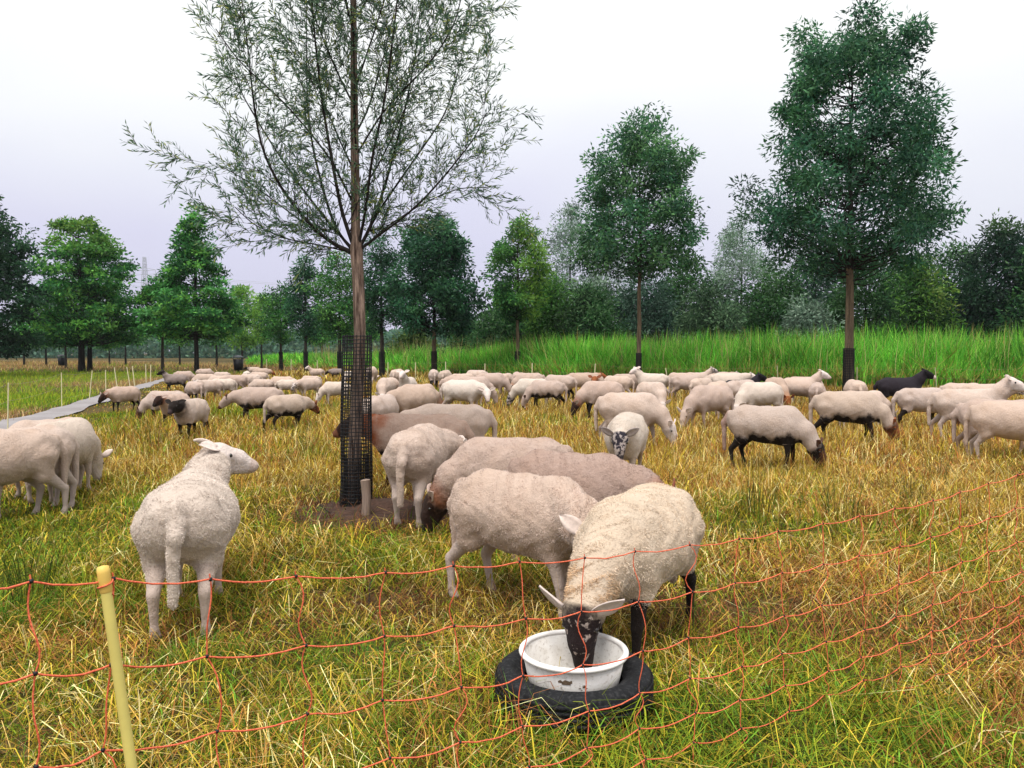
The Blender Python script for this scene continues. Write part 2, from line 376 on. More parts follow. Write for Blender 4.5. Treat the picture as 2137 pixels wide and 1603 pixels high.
# reeds
G = Grass()
REEDC = np.array([srgb(92, 172, 48), srgb(120, 190, 62), srgb(72, 146, 40), srgb(150, 202, 80), srgb(100, 178, 66)])
def reeds(n, x0, x1, depth, wd):
    x = rng.uniform(x0, x1, n); y = reed_front(x) + depth * rng.random(n) ** 1.5
    edge = y - reed_front(x)
    hm = np.interp(x, [-60, -34, -16, -4, 4, 14, 40], [1.2, 1.4, 1.8, 2.3, 2.7, 2.8, 2.8])
    h = hm * (.35 + .65 * smoothstep(-.3, 2.6, edge)) * rng.uniform(.72, 1.08, n) * (.80 + .36 * vnoise(x, y, .7, 51))
    c = pick(REEDC, n) * rng.uniform(.5, 1.3, (n, 1)) * (.75 + .75 * vnoise(x, y, .5, 52))[:, None]
    tan = rng.random(n) < .05 + .35 * smoothstep(1.2, 0, edge)
    c = np.where(tan[:, None], np.array(srgb(176, 160, 84)) * rng.uniform(.7, 1.1, (n, 1)), c)
    G.add(x, y, h, wd * rng.uniform(.6, 1.5, n) * np.maximum(1, y / 36), rng.uniform(.05, .85, n), rng.normal(.2, 2.0, n), np.clip(c, 0, 1), z0=np.zeros(n), segs=2)
reeds(46000, -4, 34, 9, .042); reeds(16000, -34, -4, 12, .045)
n = 1500; x = rng.uniform(-20, 34, n); y = reed_front(x) + .6 + 6 * rng.random(n)
G.add(x, y, rng.uniform(2.2, 3.0, n), np.full(n, .03), rng.uniform(.02, .25, n), rng.uniform(0, 6.3, n), np.array(srgb(190, 178, 120)) * rng.uniform(.6, 1.1, (n, 1)), z0=np.zeros(n), segs=2)
G.obj('reed_bed', 'tall bright green reed bed along the far side of the pasture')

# ------------------------------------------------------------------ sheep
def surface_nets(D, org, res):
    S = D < 0
    nx, ny, nz = D.shape
    corner = [(i, j, k) for i in (0, 1) for j in (0, 1) for k in (0, 1)]
    sub = lambda A, c: A[c[0]:nx - 1 + c[0], c[1]:ny - 1 + c[1], c[2]:nz - 1 + c[2]]
    cnt = np.zeros((nx - 1, ny - 1, nz - 1), np.int8)
    for c in corner: cnt += sub(S, c)
    mixed = (cnt > 0) & (cnt < 8)
    cells = np.argwhere(mixed); ids = np.full(mixed.shape, -1, np.int32); ids[mixed] = np.arange(len(cells))
    vals = {c: D[cells[:, 0] + c[0], cells[:, 1] + c[1], cells[:, 2] + c[2]] for c in corner}
    acc = np.zeros((len(cells), 3)); num = np.zeros(len(cells))
    for a in corner:
        for ax in range(3):
            if a[ax] == 1: continue
            b = list(a); b[ax] = 1; b = tuple(b)
            va, vb = vals[a], vals[b]; cr_ = (va < 0) != (vb < 0)
            t = np.where(cr_, va / np.where(np.abs(va - vb) < 1e-9, 1, va - vb), 0)
            p = np.array(a, float)[None] + 0 * acc; p[:, ax] += t
            acc += p * cr_[:, None]; num += cr_
    V = (cells + acc / num[:, None]) * res + org
    quads = []
    for ax in range(3):
        s0 = [slice(1, -1)] * 3; s0[ax] = slice(0, -1); s1 = list(s0); s1[ax] = slice(1, None)
        a, b = S[tuple(s0)], S[tuple(s1)]; e = np.argwhere(a != b)
        if not len(e): continue
        off = np.ones(3, int); off[ax] = 0; e = e + off
        inside = S[e[:, 0], e[:, 1], e[:, 2]]
        u, v = [(1, 2), (2, 0), (0, 1)][ax]
        def cid(du, dv):
            q = e.copy(); q[:, u] -= du; q[:, v] -= dv; return ids[q[:, 0], q[:, 1], q[:, 2]]
        q = np.stack([cid(1, 1), cid(0, 1), cid(0, 0), cid(1, 0)], -1)
        q[~inside] = q[~inside][:, ::-1]; quads.append(q)
    return V, np.concatenate(quads)

NECK = {'graze': (-46, .47, -66), 'low': (-12, .43, -42), 'level': (14, .42, -24), 'up': (50, .42, -20), 'bowl': (-31, .50, -84), 'front': (-4, .34, -66), 'mid': (34, .42, -14)}
def sheep_pose(kind, nyaw, hyaw, step, fat):
    """skeleton -> list of (group, kind, data, blend)"""
    P = []; f_ = fat; X = .87                                          # X: how long the trunk is
    P.append(('body', 'el', ((0, 0, .600), (.46 * X, .238 * f_, .238)), .05))
    P.append(('body', 'el', ((.25 * X, 0, .590), (.27 * X, .185 * f_, .250)), .06))
    P.append(('body', 'el', ((-.33 * X, 0, .625), (.25 * X, .205 * f_, .215)), .06))
    P.append(('body', 'rc', ((-.32 * X, 0, .735), (.30 * X, 0, .735), .105, .10), .06))
    for s in (-1, 1): P.append(('body', 'rc', ((-.36 * X, s * .10 * f_, .74), (-.47 * X, s * .08 * f_, .70), .075, .07), .05))   # hip bones
    st = {0: (0, 0, 0, 0), 1: (.07, -.08, -.06, .06), 2: (-.05, .09, .07, -.06), 3: (.02, .12, -.03, .02)}[step]
    for i, s in enumerate((-1, 1)):                                   # hind legs
        dx = st[i]
        P.append(('body', 'rc', ((-.37 * X, s * .100 * f_, .60), (-.35 * X + dx * .3, s * .112 * f_, .43), .135, .080), .04))
        P.append(('leg', 'rc', ((-.345 * X + dx * .3, s * .112 * f_, .45), (-.52 * X + dx * .8, s * .112 * f_, .275), .066, .034), .03))
        P.append(('leg', 'rc', ((-.525 * X + dx * .8, s * .112 * f_, .285), (-.50 * X + dx, s * .112 * f_, .09), .034, .021), .012))
        P.append(('leg', 'rc', ((-.50 * X + dx, s * .112 * f_, .085), (-.47 * X + dx, s * .112 * f_, .03), .027, .034), .010))
    for i, s in enumerate((-1, 1)):                                   # fore legs
        dx = st[2 + i]
        P.append(('body', 'rc', ((.30 * X, s * .092 * f_, .58), (.31 * X + dx * .2, s * .105 * f_, .42), .110, .062), .05))
        P.append(('leg', 'rc', ((.31 * X + dx * .2, s * .105 * f_, .44), (.335 * X + dx * .6, s * .102 * f_, .245), .052, .031), .022))
        P.append(('leg', 'rc', ((.335 * X + dx * .6, s * .102 * f_, .25), (.325 * X + dx, s * .102 * f_, .09), .030, .020), .010))
        P.append(('leg', 'rc', ((.325 * X + dx, s * .102 * f_, .085), (.36 * X + dx, s * .102 * f_, .03), .026, .033), .010))
    P.append(('tail', 'rc', ((-.55 * X, 0, .735), (-.645 * X, .005, .60), .050, .046), .035))
    P.append(('tail', 'rc', ((-.645 * X, .005, .60), (-.635 * X, .015, .25), .038, .026), .015))
    pn_, L, ph = NECK[kind]; a, h, y1, y2 = R_(pn_), R_(ph), R_(nyaw), R_(nyaw + hyaw)
    nd = np.array([math.cos(a) * math.cos(y1), math.cos(a) * math.sin(y1), math.sin(a)])
    L = L * .92; B = np.array([.33 * X, 0, .665]); H = B + nd * L
    f = np.array([math.cos(h) * math.cos(y2), math.cos(h) * math.sin(y2), math.sin(h)])
    sd_ = np.cross([0, 0, 1.0], f); sd_ /= np.linalg.norm(sd_); u = np.cross(f, sd_)
    mid = B + nd * L * .5 + np.array([.02, 0, .015 if pn_ > 0 else .035])
    P.append(('neck', 'rc', ((.31 * X, 0, .70), tuple(mid), .145, .118), .06))
    P.append(('neck', 'rc', ((.34 * X, 0, .56), tuple(mid - np.array([0, 0, .02])), .165, .115), .06))
    P.append(('neck', 'rc', (tuple(mid), tuple(H - u * .005), .128, .098), .04))
    P.append(('head', 'el', (tuple(H + f * .018), (.097, .086, .097)), .03))
    P.append(('head', 'rc', (tuple(H + f * .035 + u * .016), tuple(H + f * .145 + u * .020), .080, .060), .025))
    P.append(('head', 'rc', (tuple(H + f * .13 + u * .018), tuple(H + f * .250 - u * .014), .060, .043), .02))
    P.append(('head', 'rc', (tuple(H + f * .035 - u * .055), tuple(H + f * .225 - u * .040), .062, .033), .025))
    for s in (-1, 1): P.append(('head', 'rc', (tuple(H + f * .05 + sd_ * s * .056 + u * .036), tuple(H + f * .10 + sd_ * s * .050 + u * .028), .031, .025), .015))
    return P, dict(B=B, H=H, f=f, s=sd_, u=u, nd=nd, L=L)
def prim(kind, data, X, Y, Z):
    if kind == 'rc':
        a, b, ra, rb = data; a = np.array(a, np.float32); b = np.array(b, np.float32); ab = b - a
        px_, py_, pz_ = X - a[0], Y - a[1], Z - a[2]
        t = np.clip((px_ * ab[0] + py_ * ab[1] + pz_ * ab[2]) / float(ab @ ab), 0, 1)
        return np.sqrt((px_ - t * ab[0]) ** 2 + (py_ - t * ab[1]) ** 2 + (pz_ - t * ab[2]) ** 2) - (ra + (rb - ra) * t)
    c, r = data
    x, y, z = (X - c[0]) / r[0], (Y - c[1]) / r[1], (Z - c[2]) / r[2]
    k0 = np.sqrt(x * x + y * y + z * z); k1 = np.sqrt((x / r[0]) ** 2 + (y / r[1]) ** 2 + (z / r[2]) ** 2) + 1e-6
    return k0 * (k0 - 1) / k1
def prim_box(kind, data, m):
    if kind == 'rc':
        a, b, ra, rb = data; r = max(ra, rb) + m; return np.minimum(a, b) - r, np.maximum(a, b) + r
    c, r = data; return np.array(c) - np.array(r) - m, np.array(c) + np.array(r) + m
SHEEP = {}
def sheep_mesh(kind='graze', nyaw=0, hyaw=0, step=0, res=.02, fat=1.0):
    key = (kind, nyaw, hyaw, step, res, fat)
    if key in SHEEP: return SHEEP[key]
    P, K = sheep_pose(kind, nyaw, hyaw, step, fat)
    lo = np.min([prim_box(p[1], p[2], .03)[0] for p in P], 0); hi = np.max([prim_box(p[1], p[2], .03)[1] for p in P], 0)
    n = np.ceil((hi - lo) / res).astype(int) + 2
    ax = [(lo[i] + np.arange(n[i]) * res).astype(np.float32) for i in range(3)]
    D = np.full(n, 1.0, np.float32)
    for g_, kd, data, k in P:
        b0, b1 = prim_box(kd, data, max(.03, k) + res * 2)
        i0 = np.clip(((b0 - lo) / res).astype(int), 0, n - 1); i1 = np.clip(np.ceil((b1 - lo) / res).astype(int) + 1, 1, n)
        sl = tuple(slice(a, b) for a, b in zip(i0, i1))
        X, Y, Z = np.meshgrid(*[ax[i][sl[i]] for i in range(3)], indexing='ij', sparse=True)
        d = prim(kd, data, X, Y, Z).astype(np.float32); o = D[sl]
        h = np.clip(.5 + .5 * (o - d) / k, 0, 1); D[sl] = o * (1 - h) + d * h - k * h * (1 - h)
    # uneven fleece: shallow lumps and folds on the trunk and neck
    X, Y, Z = np.meshgrid(*ax, indexing='ij', sparse=True)
    body_w = np.clip((Z - .34) / .1, 0, 1) * np.clip((.62 - X) / .1, 0, 1)
    lump = .006 * np.sin(X * 17 + 3 * np.sin(Y * 11 + step)) * np.sin(Z * 15 + 2 * np.sin(X * 7 + nyaw)) + .0035 * np.sin(X * 41 + 5 * np.sin(Z * 19)) * np.sin(Y * 33 + Z * 23)
    D = D + (lump * body_w).astype(np.float32)
    V, Q = surface_nets(D, lo, res)
    # a little relaxation
    for _ in range(2 if res < .015 else 1):
        acc = np.zeros_like(V); num = np.zeros(len(V))
        for a_, b_ in ((0, 1), (1, 2), (2, 3), (3, 0)):
            np.add.at(acc, Q[:, a_], V[Q[:, b_]]); np.add.at(num, Q[:, a_], 1)
            np.add.at(acc, Q[:, b_], V[Q[:, a_]]); np.add.at(num, Q[:, b_], 1)
        V = V * .45 + .55 * acc / num[:, None]
    x, y, z = V.T
    dist = {}
    for g_, kd, data, k in P:
        d = prim(kd, data, x, y, z); dist[g_] = np.minimum(dist.get(g_, 9), d)
    B, H, f = K['B'], K['H'], K['f']
    th = (V - H) @ f
    face = smoothstep(.035, -.01, dist['head']) * smoothstep(-.07, -.02, th)
    tn = np.clip(((V - B) @ K['nd']) / K['L'], 0, 1) * smoothstep(.03, -.0, np.minimum(dist['neck'], dist['head']))
    leg = smoothstep(.012, -.012, dist['leg'] - np.minimum(dist['body'], .05)) * smoothstep(.47, .38, z) * (dist['head'] > .05)
    fn = np.cross(V[Q[:, 2]] - V[Q[:, 0]], V[Q[:, 3]] - V[Q[:, 1]]); vn = np.zeros_like(V)
    for k in range(4): np.add.at(vn, Q[:, k], fn)
    vn /= np.linalg.norm(vn, axis=1, keepdims=True) + 1e-12
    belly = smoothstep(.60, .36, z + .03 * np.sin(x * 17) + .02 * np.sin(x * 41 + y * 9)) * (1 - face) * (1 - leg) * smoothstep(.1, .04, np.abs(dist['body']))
    hoof = smoothstep(.05, .035, z) * leg
    muz = smoothstep(.19, .245, th) * face
    tail = smoothstep(.015, -.005, dist['tail']) * smoothstep(-.48, -.53, x)
    me = make_mesh('sheep_' + kind, V, Q, True, {'A': np.stack([face, leg, belly, hoof], 1), 'B': np.stack([muz, tn, tail, np.ones_like(tail)], 1)})
    K['wool'] = (np.clip(1 - face * 1.6 - leg * smoothstep(.40, .30, z) - hoof, 0, 1) > .55) * 1.0; K['V'], K['Q'], K['vn'] = V, Q, vn
    K['A'] = np.stack([face, leg, belly, hoof], 1); K['Bm'] = np.stack([muz, tn, tail, np.ones_like(tail)], 1)
    SHEEP[key] = (me, K); return me, K

def coat(name, wool, face=None, leg=None, belly=None, neck=None, muzzle=None, neck0=.35, spots=None, spot0=.47, facetop=None, dirt=.6, tail=None):
    m, t, b = newmat('coat_' + name)
    def attr(nm):
        a = t.nodes.new('ShaderNodeAttribute'); a.attribute_name = nm
        s = t.nodes.new('ShaderNodeSeparateColor'); t.links.new(a.outputs['Color'], s.inputs[0]); return s.outputs[0], s.outputs[1], s.outputs[2], a.outputs['Alpha']
    aF, aL, aB, aH = attr('A'); bM, bN, bT, _ = attr('B')
    n1 = noise(t, 55, 5, .7); n2 = noise(t, 5, 4, .6); n3 = noise(t, 26, 4, .65, stretch=(1.0, .8, .35)); n4 = noise(t, 20, 3, .6)
    c = mixc(t, ramp(t, n2, [(.38, 0.0), (.68, dirt)]), wool, tuple(x * k for x, k in zip(wool, (.80, .70, .60))))
    c = mixc(t, ramp(t, n1, [(.3, .45), (.62, 0.0)]), c, tuple(x * .55 for x in wool))
    oi = t.nodes.new('ShaderNodeObjectInfo')
    c = mixc(t, ramp(t, oi.outputs['Random'], [(0, .0), (1, .6)]), c, tuple(x * k for x, k in zip(wool, (.86, .78, .70))))
    def rag(x, lo=.35, hi=.65, amt=.5):                                  # ragged edge to a colour patch
        ma = t.nodes.new('ShaderNodeMath'); ma.operation = 'MULTIPLY_ADD'; ma.inputs[1].default_value = amt; ma.inputs[2].default_value = -amt / 2
        t.links.new(n4, ma.inputs[0]); mb = t.nodes.new('ShaderNodeMath'); mb.operation = 'ADD'
        t.links.new(x, mb.inputs[0]); t.links.new(ma.outputs[0], mb.inputs[1]); return ramp(t, mb.outputs[0], [(lo, 0.0), (hi, 1.0)])
    if neck: c = mixc(t, rag(bN, neck0, neck0 + .5, .25), c, neck)
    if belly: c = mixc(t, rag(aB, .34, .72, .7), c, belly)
    if tail: c = mixc(t, bT, c, tail)
    if leg: c = mixc(t, rag(aL, .35, .6, .3), c, leg)
    if face:
        fc = face
        if spots: fc = mixc(t, ramp(t, n4, [(spot0, 0.0), (spot0 + .06, 1.0)]), face, spots)
        if facetop: fc = mixc(t, rag(bN, .96, 1.0, .06), fc, facetop)
        c = mixc(t, rag(aF, .35, .65, .3), c, fc)
    if muzzle: c = mixc(t, rag(bM, .4, .7, .2), c, muzzle)
    c = mixc(t, aH, c, (.05, .04, .035))
    t.links.new(c, b.inputs['Base Color']); b.inputs['Roughness'].default_value = .95; b.inputs['Specular IOR Level'].default_value = .08
    b.inputs['Sheen Weight'].default_value = .04; b.inputs['Sheen Roughness'].default_value = .5
    hh = mixc(t, .5, n1, n3); bump(t, b, hh, 1.0, .024)
    return m
CREAM = (.61, .49, .425); PINK = (.53, .42, .372); DK = (.018, .013, .011); RUST = (.26, .085, .03); BRN = (.085, .034, .018); WHT = (.68, .58, .53); GRY = (.30, .25, .235)
SKIN = (.56, .44, .39)
COAT = dict(
    white=coat('white', CREAM, face=WHT, leg=(.50, .40, .35), muzzle=(.55, .43, .38)),
    pale=coat('pale', (.66, .57, .505), face=WHT, leg=(.53, .42, .36), muzzle=SKIN, dirt=.2),
    tan=coat('tan', PINK, face=(.55, .42, .35), leg=(.42, .30, .24), muzzle=SKIN),
    socks=coat('socks', (.55, .445, .395), face=(.10, .05, .035), leg=DK, muzzle=BRN, facetop=BRN),
    tanrust=coat('tanrust', (.44, .325, .28), face=(.20, .06, .025), leg=(.30, .2, .15), neck=(.30, .14, .08), neck0=.6, muzzle=BRN),
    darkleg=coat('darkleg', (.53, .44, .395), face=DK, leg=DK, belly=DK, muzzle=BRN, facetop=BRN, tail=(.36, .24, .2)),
    blackhead=coat('blackhead', (.56, .45, .385), face=DK, leg=DK, neck=DK, neck0=.10, muzzle=(.06, .04, .04)),
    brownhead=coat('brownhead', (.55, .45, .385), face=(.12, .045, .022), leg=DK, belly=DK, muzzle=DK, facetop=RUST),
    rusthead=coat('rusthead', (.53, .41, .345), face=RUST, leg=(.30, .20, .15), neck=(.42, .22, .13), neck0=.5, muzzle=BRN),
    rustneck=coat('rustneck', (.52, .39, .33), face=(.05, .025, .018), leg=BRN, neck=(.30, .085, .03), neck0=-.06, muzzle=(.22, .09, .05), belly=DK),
    brownneck=coat('brownneck', (.54, .42, .365), face=(.03, .016, .012), leg=DK, neck=(.20, .075, .035), neck0=.5, muzzle=DK),
    brownface=coat('brownface', (.53, .42, .36), face=(.085, .035, .022), leg=(.45, .33, .28), muzzle=DK),
    spotface=coat('spotface', (.66, .58, .51), face=(.45, .38, .36), spots=(.035, .03, .04), leg=(.46, .36, .28), muzzle=(.06, .05, .055)),
    blackspot=coat('blackspot', (.70, .58, .46), face=(.022, .014, .014), spots=(.42, .34, .30), spot0=.58, leg=DK, muzzle=(.02, .016, .016)),
    greyeye=coat('greyeye', CREAM, face=WHT, spots=(.10, .085, .085), leg=(.58, .47, .42), muzzle=(.2, .15, .14)),
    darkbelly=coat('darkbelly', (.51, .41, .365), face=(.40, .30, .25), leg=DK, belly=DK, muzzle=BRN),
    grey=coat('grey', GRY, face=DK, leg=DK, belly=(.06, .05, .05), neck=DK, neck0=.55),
    black=coat('black', (.030, .026, .034), face=(.012, .011, .012), leg=(.012, .011, .011), dirt=.1),
    blackwhite=coat('blackwhite', (.030, .026, .034), face=(.012, .011, .012), leg=(.012, .011, .011), muzzle=(.62, .52, .46), dirt=.1),
)
EARC = dict(socks=BRN, tanrust=(.2, .06, .03), darkleg=BRN, blackhead=DK, brownhead=RUST, rusthead=(.22, .07, .03), rustneck=BRN, brownneck=(.45, .33, .28), brownface=WHT, spotface=(.40, .34, .33), blackspot=(.55, .46, .42), grey=DK, black=(.012, .011, .012), blackwhite=(.012, .011, .012), darkbelly=BRN)
M_ear = {}
for k in COAT:
    e_ = EARC.get(k, (.70, .58, .52)); M_ear[k] = plain('ear_' + k, e_, .85, .2, 40, .2)
M_eye = plain('eye', (.012, .009, .007), .12, .1, 10, 0, spec=.6)
# ear: a cupped, pointed leaf of real thickness, root at the origin, pointing along +X
def ear_mesh():
    n = 8; t = np.linspace(0, 1, n); wd = .044 * np.sin(np.pi * np.clip(t * .80 + .17, 0, 1)) ** .9; wd[-1] = .003
    V = []; 
    for top in (1, -1):
        for i in range(n):
            for j in (-1, -.5, 0, .5, 1):
                V.append((t[i] * .150, wd[i] * j, .016 * j * j * (1 - t[i] * .6) + top * .0032 - .018 * t[i] * t[i]))
    V = np.array(V); q = []
    for i in range(n - 1):
        for j in range(4):
            a = i * 5 + j; q += [(a, a + 5, a + 6, a + 1)]; a += n * 5; q += [(a, a + 1, a + 6, a + 5)]
    m = n * 5
    for i in range(n - 1):
        q += [(i * 5, m + i * 5, m + i * 5 + 5, i * 5 + 5), (i * 5 + 4, i * 5 + 9, m + i * 5 + 9, m + i * 5 + 4)]
    q += [(0, 1, m + 1, m), (1, 2, m + 2, m + 1), (2, 3, m + 3, m + 2), (3, 4, m + 4, m + 3)]
    a = (n - 1) * 5; q += [(a + j, m + a + j, m + a + j + 1, a + j + 1) for j in range(4)]
    return make_mesh('ear', V, np.array(q), True)
EAR = ear_mesh()
th_, ph_ = np.meshgrid(np.linspace(0, 2 * np.pi, 10, endpoint=False), np.linspace(.25, np.pi - .25, 6)); 
EV = np.stack([np.cos(th_) * np.sin(ph_), np.sin(th_) * np.sin(ph_), np.cos(ph_)], -1).reshape(-1, 3) * .0145
I = np.arange(5)[:, None] * 10; J = np.arange(10)[None]; K2 = (J + 1) % 10
EYE = make_mesh('eye', EV, [np.stack([I + J, I + 10 + J, I + 10 + K2, I + K2], -1).reshape(-1, 4), np.array([[0, i, i + 1] for i in range(1, 9)] + [[50, 50 + i + 1, 50 + i] for i in range(1, 9)])], True)
M_fleece = {}
def fleece_mat(wool):
    m, t, b = newmat('fleece')
    a = t.nodes.new('ShaderNodeAttribute'); a.attribute_name = 'Col'; t.links.new(a.outputs['Color'], b.inputs['Base Color'])
    b.inputs['Roughness'].default_value = .9; b.inputs['Specular IOR Level'].default_value = .08
    return m
M_fl = fleece_mat(None)
WOOLC = dict(tanrust=(.44, .325, .28), white=CREAM, pale=(.66, .57, .505), tan=PINK, darkleg=(.53, .44, .395), blackhead=(.56, .45, .385), brownhead=(.55, .45, .385), rustneck=(.52, .39, .33), brownneck=(.54, .42, .365), spotface=(.66, .58, .51), blackspot=(.70, .58, .46), rusthead=(.53, .41, .345))
def fleece(body, K, coatn, n, length):
    """short wool fibres standing on the trunk and neck"""
    V, Q, vn, wl = K['V'], K['Q'], K['vn'], K['wool']
    ar = .5 * np.linalg.norm(np.cross(V[Q[:, 2]] - V[Q[:, 0]], V[Q[:, 3]] - V[Q[:, 1]]), axis=1) * wl[Q].mean(1)
    q = Q[rng.choice(len(Q), n, p=ar / ar.sum())]; u, v = rng.random((2, n, 1))
    w4 = np.concatenate([(1 - u) * (1 - v), u * (1 - v), u * v, (1 - u) * v], 1)[:, :, None]
    p = (V[q] * w4).sum(1); nn = (vn[q] * w4).sum(1); nn /= np.linalg.norm(nn, axis=1, keepdims=True)
    msk = (K['A'][q] * w4).sum(1); mb = (K['Bm'][q] * w4).sum(1)
    lockn = np.stack([vnoise(p[:, 0] + p[:, 1] * .6, p[:, 2] - p[:, 1] * .5, 30, s) for s in (61, 62, 63)], 1) - .5
    d = nn * .75 + rng.normal(0, .22, (n, 3)) + lockn * 2.0 + np.array([-.25, 0, -.35]); d /= np.linalg.norm(d, axis=1, keepdims=True)
    ln = length * rng.uniform(.5, 1.2, (n, 1)) * (.7 + .6 * mb[:, 1:2])
    sidev = np.cross(d, rng.normal(0, 1, (n, 3))); sidev /= np.linalg.norm(sidev, axis=1, keepdims=True); sidev *= rng.uniform(.0012, .0026, (n, 1))
    root = p - nn * .003
    T = np.stack([root - sidev, root + sidev, root + d * ln], 1).reshape(-1, 3)
    wc = np.array(WOOLC.get(coatn, CREAM)); c = np.repeat(wc[None], n, 0)
    if coatn in ('rustneck', 'brownneck'):
        k = smoothstep(*((.12, .6) if coatn == 'rustneck' else (.5, .95)), mb[:, 1])[:, None]; c = c * (1 - k) + k * np.array((.28, .085, .03) if coatn == 'rustneck' else (.2, .075, .035))
    if coatn in ('darkleg', 'brownhead', 'rustneck'):
        k = (smoothstep(.3, .6, msk[:, 2]))[:, None]; c = c * (1 - k) + k * np.array(DK)
    if coatn == 'blackspot':
        k = smoothstep(.35, .8, mb[:, 1])[:, None]; c = c * (1 - k) + k * np.array((.62, .43, .27))
    c = np.clip(c * rng.uniform(.80, 1.2, (n, 1)) * (1 + .7 * lockn[:, :1]), 0, 1)
    me = make_mesh('fleece', T, np.arange(3 * n).reshape(-1, 3), False, {'Col': np.repeat(c, 3, 0)})
    return tag(link('fleece', me, M_fl, body), 'short woolly fibres of the coat', kind='stuff')
def sheep(u, yb, head, pose, coatn, label, s=1.0, d=None, step=0, nyaw=0, hyaw=0, fl=0, fat=1.0, group=None, ear_droop=0.0, ear_back=0.0, nose=None, ln=1.0):
    """u, yb: pixel of the middle of the back line; head: heading in degrees, 0 = to the right of the picture, 90 = away from the camera"""
    if d is None: p = on_height(u, yb, .845 * s)
    else: p = at(u, yb, d)
    near = p.y < 7.5
    if not near and step == 0 and fat == 1.0:   # no two of the flock alike
        hsh = int(u * 7 + yb * 13); step = (0, 1, 2, 3)[hsh % 4]; fat = (.92, 1.0, 1.1)[(hsh // 4) % 3]; s *= (.93, .97, 1.0, 1.04)[(hsh // 12) % 4]; head += (hsh % 11) - 5
        if pose == 'graze' and not nyaw: nyaw = (-24, 0, 0, 22)[(hsh // 3) % 4]
    me, K = sheep_mesh(pose, nyaw, hyaw, step, .0125 if near else .021, fat)
    rz = R_(head) - math.atan2(p.x, p.y)
    if nose is not None:                # stand so that the muzzle is where the photograph shows it
        q = Vector(K['H'] + K['f'] * .26) * s; q.x *= ln; c_, s_ = math.cos(rz), math.sin(rz)
        p = Vector((nose.x - (q.x * c_ - q.y * s_), nose.y - (q.x * s_ + q.y * c_), 0))
    o = link('sheep', me); o.location = (p.x, p.y, float(bumpz(p.x, p.y)) - .01); o.rotation_euler = (0, 0, rz); o.scale = (s * ln, s, s)
    if not me.materials: me.materials.append(None)
    o.material_slots[0].link = 'OBJECT'; o.material_slots[0].material = COAT[coatn]
    tag(o, label, 'sheep', group or 'sheep of the flock grazing the pasture')
    H, f, sd_, uu = (Vector(K[k]) for k in ('H', 'f', 's', 'u'))
    for sg in (1, -1):
        e = link('ear', EAR, None, o)
        if not EAR.materials: EAR.materials.append(None)
        e.material_slots[0].link = 'OBJECT'; e.material_slots[0].material = M_ear[coatn]
        xdir = (sd_ * sg * (.88 - ear_back * .5) - f * (.34 + ear_back) + uu * (.22 - ear_droop)).normalized(); zdir = (uu * .55 + f * .75); zdir = (zdir - xdir * zdir.dot(xdir)).normalized(); ydir = zdir.cross(xdir)
        e.matrix_local = Matrix.Translation(H + sd_ * sg * .072 + uu * .058 - f * .012) @ Matrix((xdir, ydir, zdir)).transposed().to_4x4()
    if p.y < 16:
        for sg in (1, -1):
            e = link('eye', EYE, M_eye, o); e.location = H + sd_ * sg * .0765 + uu * .036 + f * .078
    if fl: fleece(o, K, coatn, fl, .017)
    return o
# --- near sheep
sheep(380, 0, 82, 'mid', 'pale', 'large pale sheep seen from behind left of the bowl, head raised and turned right', d=4.5, nyaw=-14, hyaw=-62, fl=60000, fat=1.16, s=.97, ear_back=.55)
sheep(1092, 0, 324, 'low', 'white', 'cream sheep stepping towards the bowl with its head hidden behind the feeding sheep', d=4.6, step=2, fl=50000, nyaw=-34, hyaw=10, s=.96, ear_back=.3)
sheep(1342, 0, 250, 'bowl', 'blackspot', 'thick-fleeced cream sheep with black mottled face eating from the white bowl', d=4.25, step=1, fl=80000, fat=1.18, s=.96, ear_droop=.22, nose=at(1214, 1385, 3.34))
sheep(1200, 0, 332, 'low', 'tanrust', 'pinkish tan sheep with its long back behind the two sheep at the bowl', d=5.4, fl=34000, s=.97)
sheep(1062, 0, 188, 'graze', 'brownneck', 'wrinkled sheep with dark brown head grazing beside the trodden soil', d=6.3, fl=30000, step=1, s=.98)
sheep(868, 0, 76, 'low', 'white', 'cream sheep seen from behind at the willow, long tail, head bent to the right', d=7.0, nyaw=-48, hyaw=-25, fl=34000, step=3, s=1.0, fat=.96)
sheep(858, 0, 181, 'level', 'rustneck', 'sheep with rust brown neck and dark head behind the willow trunk guard', d=8.75, fl=16000, s=1.08, nyaw=2, nose=at(698, 890, 8.45))
sheep(935, 0, 183, 'low', 'white', 'cream sheep standing just behind the rust-necked one at the willow', d=10.0, step=1, s=1.04)
sheep(1312, 0, 264, 'front', 'spotface', 'pale sheep with black and grey mottled face walking straight towards the camera', d=8.8, fl=9000, s=.97, step=1)
sheep(-30, 0, 200, 'graze', 'white', 'cream sheep cut by the left picture edge, nearest of the left group', d=7.0, fl=16000, step=1, s=1.0)
sheep(112, 0, 62, 'graze', 'pale', 'very pale sheep of the left group with its rump beside the cut-off sheep', d=8.2, s=1.0, fl=9000)
sheep(40, 884, 214, 'graze', 'white', 'grey-cream back just behind the very pale sheep of the left group', s=1.0)
sheep(95, 866, 214, 'graze', 'white', 'sheep of the left group standing nearest the gravel path', s=1.0)
